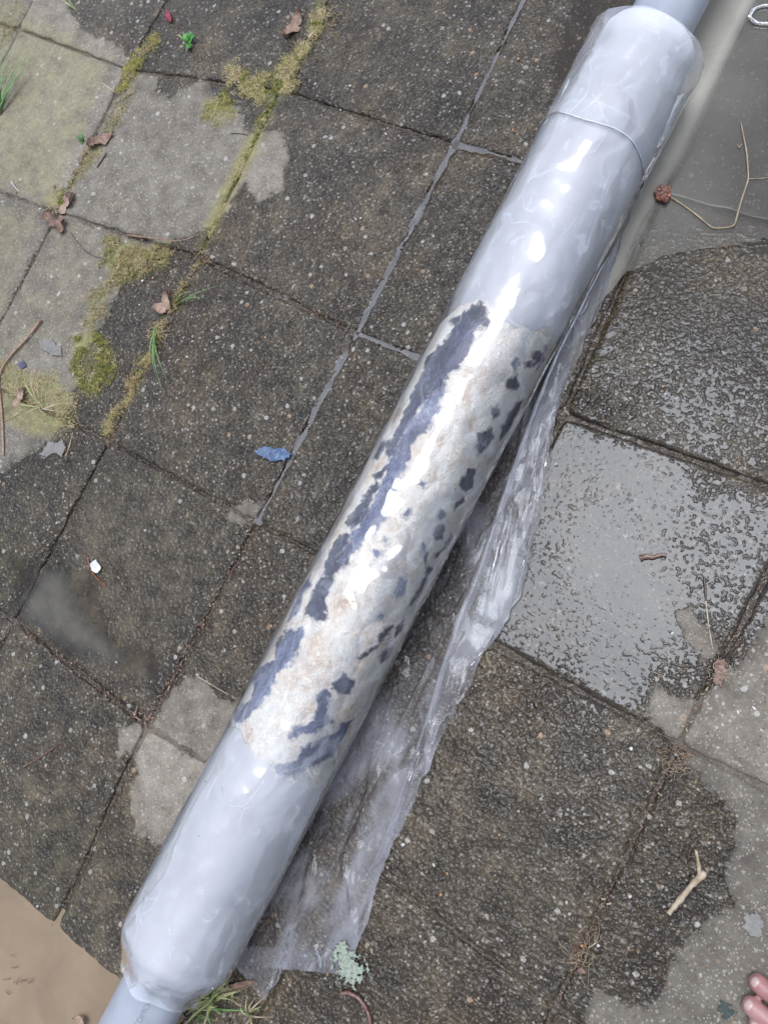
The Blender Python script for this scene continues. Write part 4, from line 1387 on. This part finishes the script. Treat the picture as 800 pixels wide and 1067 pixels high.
grass('grass_tuft', (222, 1040), [(186, 1048), (200, 1068), (214, 1074), (232, 1020), (244, 1024), (256, 1030), (240, 1056), (206, 1034), (196, 1056), (226, 1070), (250, 1014), (262, 1026), (218, 1022), (234, 1044), (246, 1040)], 'palegrass',
      'dense fresh grass clump under the end of the wrapped roll', .0032, lift=.014, mats=['grass', 'palegrass', 'palegrass'])
grass('grass_tuft', (262, 1058), [(254, 1040), (270, 1036), (278, 1046), (284, 1032), (272, 1070), (250, 1072), (262, 1030), (288, 1056)], 'palegrass', 'small yellow green grass sprig beside the thin plastic corner', .0026, lift=.012, mats=['palegrass', 'straw'])
grass('grass_tuft', (190, 1062), [(180, 1040), (186, 1036), (192, 1040), (182, 1072)], 'straw', 'dead straw coloured grass bunched below the pipe', .0050, lift=.006)
grass('grass_tuft', (80, 12), [(72, -6, .02), (78, -10, .02), (88, 6, .01), (66, 4, .01)], 'palegrass', 'pale thin grass blades at the corner of the mossy tile', .002)
grass('grass_tuft', (88, 148), [(80, 144), (92, 140), (84, 136), (98, 150)], 'grass', 'tiny green sprout beside the pinkish brown leaf', .003, lift=.006)
grass('seedling', (196, 48), [(184, 44), (188, 56), (196, 60), (204, 52), (190, 38), (200, 36)], 'palegrass', 'tangle of yellow moss stems around the round weed leaves', .0018, lift=.008)
wd = empty('green_weed', tuple(G(199, 44)))
for k, (b, t, w) in enumerate((((198, 47), (206, 41), .011), ((198, 46), (194, 38), .009), ((198, 47), (201, 36), .008), ((198, 48), (200, 55), .008))):
    o = leaf('leaf', b, t, w, 'weed', None, 0, .003, None, seed=30 + k, z=.006)
    for q in ('label', 'category', 'group'):
        if q in o: del o[q]
    adopt(o, wd)
tag(wd, 'small bright green round leaved weed growing in the mossy joint', 'weed')

rg_ = random.Random(9)
for lbl, (u0, v0), nb, sp in (('low fresh grass spreading between the roll end and the thin plastic corner', (240, 1032), 22, 24),
                              ('sparse fine grass under the pipe by the straw', (208, 1052), 16, 20)):
    grass('grass_tuft', (u0, v0), [(u0 + rg_.gauss(0, sp), v0 + rg_.gauss(0, sp * .7), rg_.uniform(.004, .012)) for _ in range(nb)], 'palegrass', lbl, .0018, mats=['palegrass', 'grass', 'palegrass', 'straw'])

# --- tufts of dead roots and straw
fibres('straw_tuft', 118, 216, 34, 9, .022, 'straw', 'dry pale straw tuft at the crossing above the curved rootlet', .0005, seed=1, ang=.7)
fibres('straw_tuft', 170, 344, 22, 6, .018, 'straw', 'dry root tuft under the curled tan leaf', .0005, seed=2)
fibres('rootlet_tuft', 606, 996, 26, 7, .028, 'straw', 'pale branching rootlets spread over the wet joint near the forked stick', .0004, seed=3, lift=.004)
fibres('rootlet_tuft', 600, 992, 16, 5, .014, 'redroot', 'reddish rootlet core inside the pale branching rootlets', .0007, seed=4)
fibres('litter_tuft', 708, 788, 60, 7, 0.0091, 'twig', 'brown litter tuft in the joint where wet tile meets dry tile', .0003, seed=5)
fibres('litter_tuft', 704, 800, 33, 7, 0.0078000000000000005, 'straw', 'pale straw mixed into the brown joint litter tuft', .0003, seed=6)
fibres('litter_tuft', 750, 700, 45, 5, 0.0091, 'straw', 'straw litter tuft at the foot of the thin dry stem', .0003, seed=7)
fibres('red_roots', 120, 458, 20, 7, .020, 'redroot', 'orange red fine roots in the joint below the dry moss', .0005, seed=8, lift=.004)
fibres('red_roots', 132, 392, 26, 8, .016, 'redroot', 'reddish fibres in the joint between moss and dark tile', .0004, seed=9, lift=.003)
fibres('red_roots', 212, 274, 22, 5, .010, 'redroot', 'reddish brown litter where the mossy joint meets the rootlet', .0005, seed=10, lift=.003)
fibres('red_roots', 244, 488, 6, 3, .010, 'redroot', 'few reddish fibres near the blue flake', .0005, seed=11, lift=.002)
fibres('red_roots', 250, 520, 6, 4, .010, 'redroot', 'few dark red fibres on the tile above the joint crossing', .0005, seed=12, lift=.002)
fibres('puddle_debris', 18, 1020, 8, 8, .010, 'redroot', 'reddish plant bits soaking in the brown puddle', .0007, seed=13, lift=.002)
fibres('litter_tuft', 150, 748, 16, 6, .008, 'dryleaf', 'orange brown leaf crumbs heaped where two joints cross by the dry patch', .0012, seed=14, lift=.002)
fibres('litter_tuft', 60, 216, 18, 6, .012, 'straw', 'fine straw mixed into the dry leaf cluster', .0004, seed=15)
fibres('litter_tuft', 345, 24, 22, 8, .012, 'strawmoss', 'yellow brown fibres on the mossy joint beside the crumpled leaf', .0005, seed=16)
fibres('red_roots', 405, 700, 5, 3, .014, 'redroot', 'thin red root lying on the clear plastic beside the roll', .0006, seed=17, lift=.003)

# ------------------------------------------------------------------ the bare foot at the edge
ft = empty('person', tuple(G(800, 1060)))
tag(ft, 'bare foot of a person with the toes resting on the dry tile', 'person')
t2, t3, t4 = G(779, 1013), G(772, 1036), G(779, 1056)
ax_ = (G(764, 1000) - G(800, 1030)); ax_[2] = 0; ax_ /= np.linalg.norm(ax_)       # direction the toes point
sd_ = np.array([-ax_[1], ax_[0], 0.0])
if sd_ @ (t2 - t4) < 0: sd_ = -sd_                                                 # towards the big toe
bm = bmesh.new()


def ball(c, r, sq=1.0):
    mt = Matrix.Translation(Vector(np.asarray(c, float).tolist())) @ Matrix.Diagonal((r, r, r * sq, 1))
    bmesh.ops.create_icosphere(bm, subdivisions=3, radius=1, matrix=mt)


def capsule(p, q, r0, r1, k=10, sq=1.0):
    p = np.asarray(p, float); q = np.asarray(q, float)
    for i in range(k + 1):
        t = i / k
        ball(p + (q - p) * t, r0 + (r1 - r0) * t, sq)


def F3(a, s, z):
    """foot frame: a along the toes from the tip of the second toe, s towards the big toe"""
    return t2 * np.array([1, 1, 0]) + ax_ * a + sd_ * s + np.array([0, 0, z])


tips = []
for c, r in ((t2, .0094), (t3, .0098), (t4, .0090)):
    q = c - t2
    tips.append((q @ ax_, q @ sd_, r))
tips.insert(0, (-.014, .030, .0125))
tips.append((tips[3][0] - .016, tips[3][1] - .017, .0072))
nails = []
for k, (a, s, r) in enumerate(tips):
    a -= r
    dirn = 0
    root = (-.075 - .006 * k, s * .86 + .002)
    capsule(F3(a, s, r + .0012), F3(a - .014, s * .98, r + .0032), r, r * .92)
    capsule(F3(a - .014, s * .98, r + .0032), F3(a - .036, s * .93, r + .0075), r * .92, r * .98)
    capsule(F3(a - .036, s * .93, r + .0075), F3(root[0], root[1], .022), r * .98, .0155)
    nails.append((a, s, r))
capsule(F3(-.085, .018, .020), F3(-.085, -.048, .015), .019, .014, 8)
for s_, w_ in ((.014, .026), (-.010, .024), (-.034, .020)):
    capsule(F3(-.08, s_, .020), F3(-.15, s_ * .7 - .004, .042), .019, w_)
    capsule(F3(-.15, s_ * .7 - .004, .042), F3(-.205, s_ * .4 - .006, .045), w_, .028)
capsule(F3(-.08, -.040, .014), F3(-.20, -.024, .024), .014, .024)
capsule(F3(-.205, -.006, .040), F3(-.232, -.006, .030), .030, .029)
capsule(F3(-.19, -.006, .06), F3(-.20, -.006, .105), .036, .032)
capsule(F3(-.20, -.006, .105), F3(-.185, -.006, .33), .032, .052, 16)
me = bpy.data.meshes.new('foot'); bm.to_mesh(me); bm.free()
tmp = bpy.data.objects.new('tmpfoot', me); COL.objects.link(tmp)
rm_ = tmp.modifiers.new('r', 'REMESH'); rm_.mode = 'VOXEL'; rm_.voxel_size = .0017
sm_ = tmp.modifiers.new('s', 'SMOOTH'); sm_.factor = .5; sm_.iterations = 5
bpy.context.view_layer.update()
me2 = bpy.data.meshes.new_from_object(tmp.evaluated_get(bpy.context.evaluated_depsgraph_get()))
bpy.data.objects.remove(tmp)
me2.name = 'foot'
adopt(link('foot', me2, M['skin']), ft)
for k, (a, s, r) in enumerate(nails):
    V = []; n_, m_ = 9, 9
    for i in range(n_):
        for j in range(m_):
            u = i / (n_ - 1) * 2 - 1; w = j / (m_ - 1) * 2 - 1
            # nail plate wrapped over the upper front of the toe tip
            uu = u * math.sqrt(1 - .45 * w * w); ww = w * math.sqrt(1 - .45 * u * u)
            el = math.radians(52) + uu * .52; az = ww * .72
            d_ = ax_ * math.cos(el) * math.cos(az) + sd_ * math.sin(az) * .95 + np.array([0, 0, math.sin(el) * math.cos(az)])
            V.append(F3(a, s, r + .0012) + d_ * (r * 1.0 + .0002 - .0009 * max(abs(u), abs(w)) ** 4))
    adopt(mesh('toenail', V, gridfaces(n_, m_), M['nail']), ft)
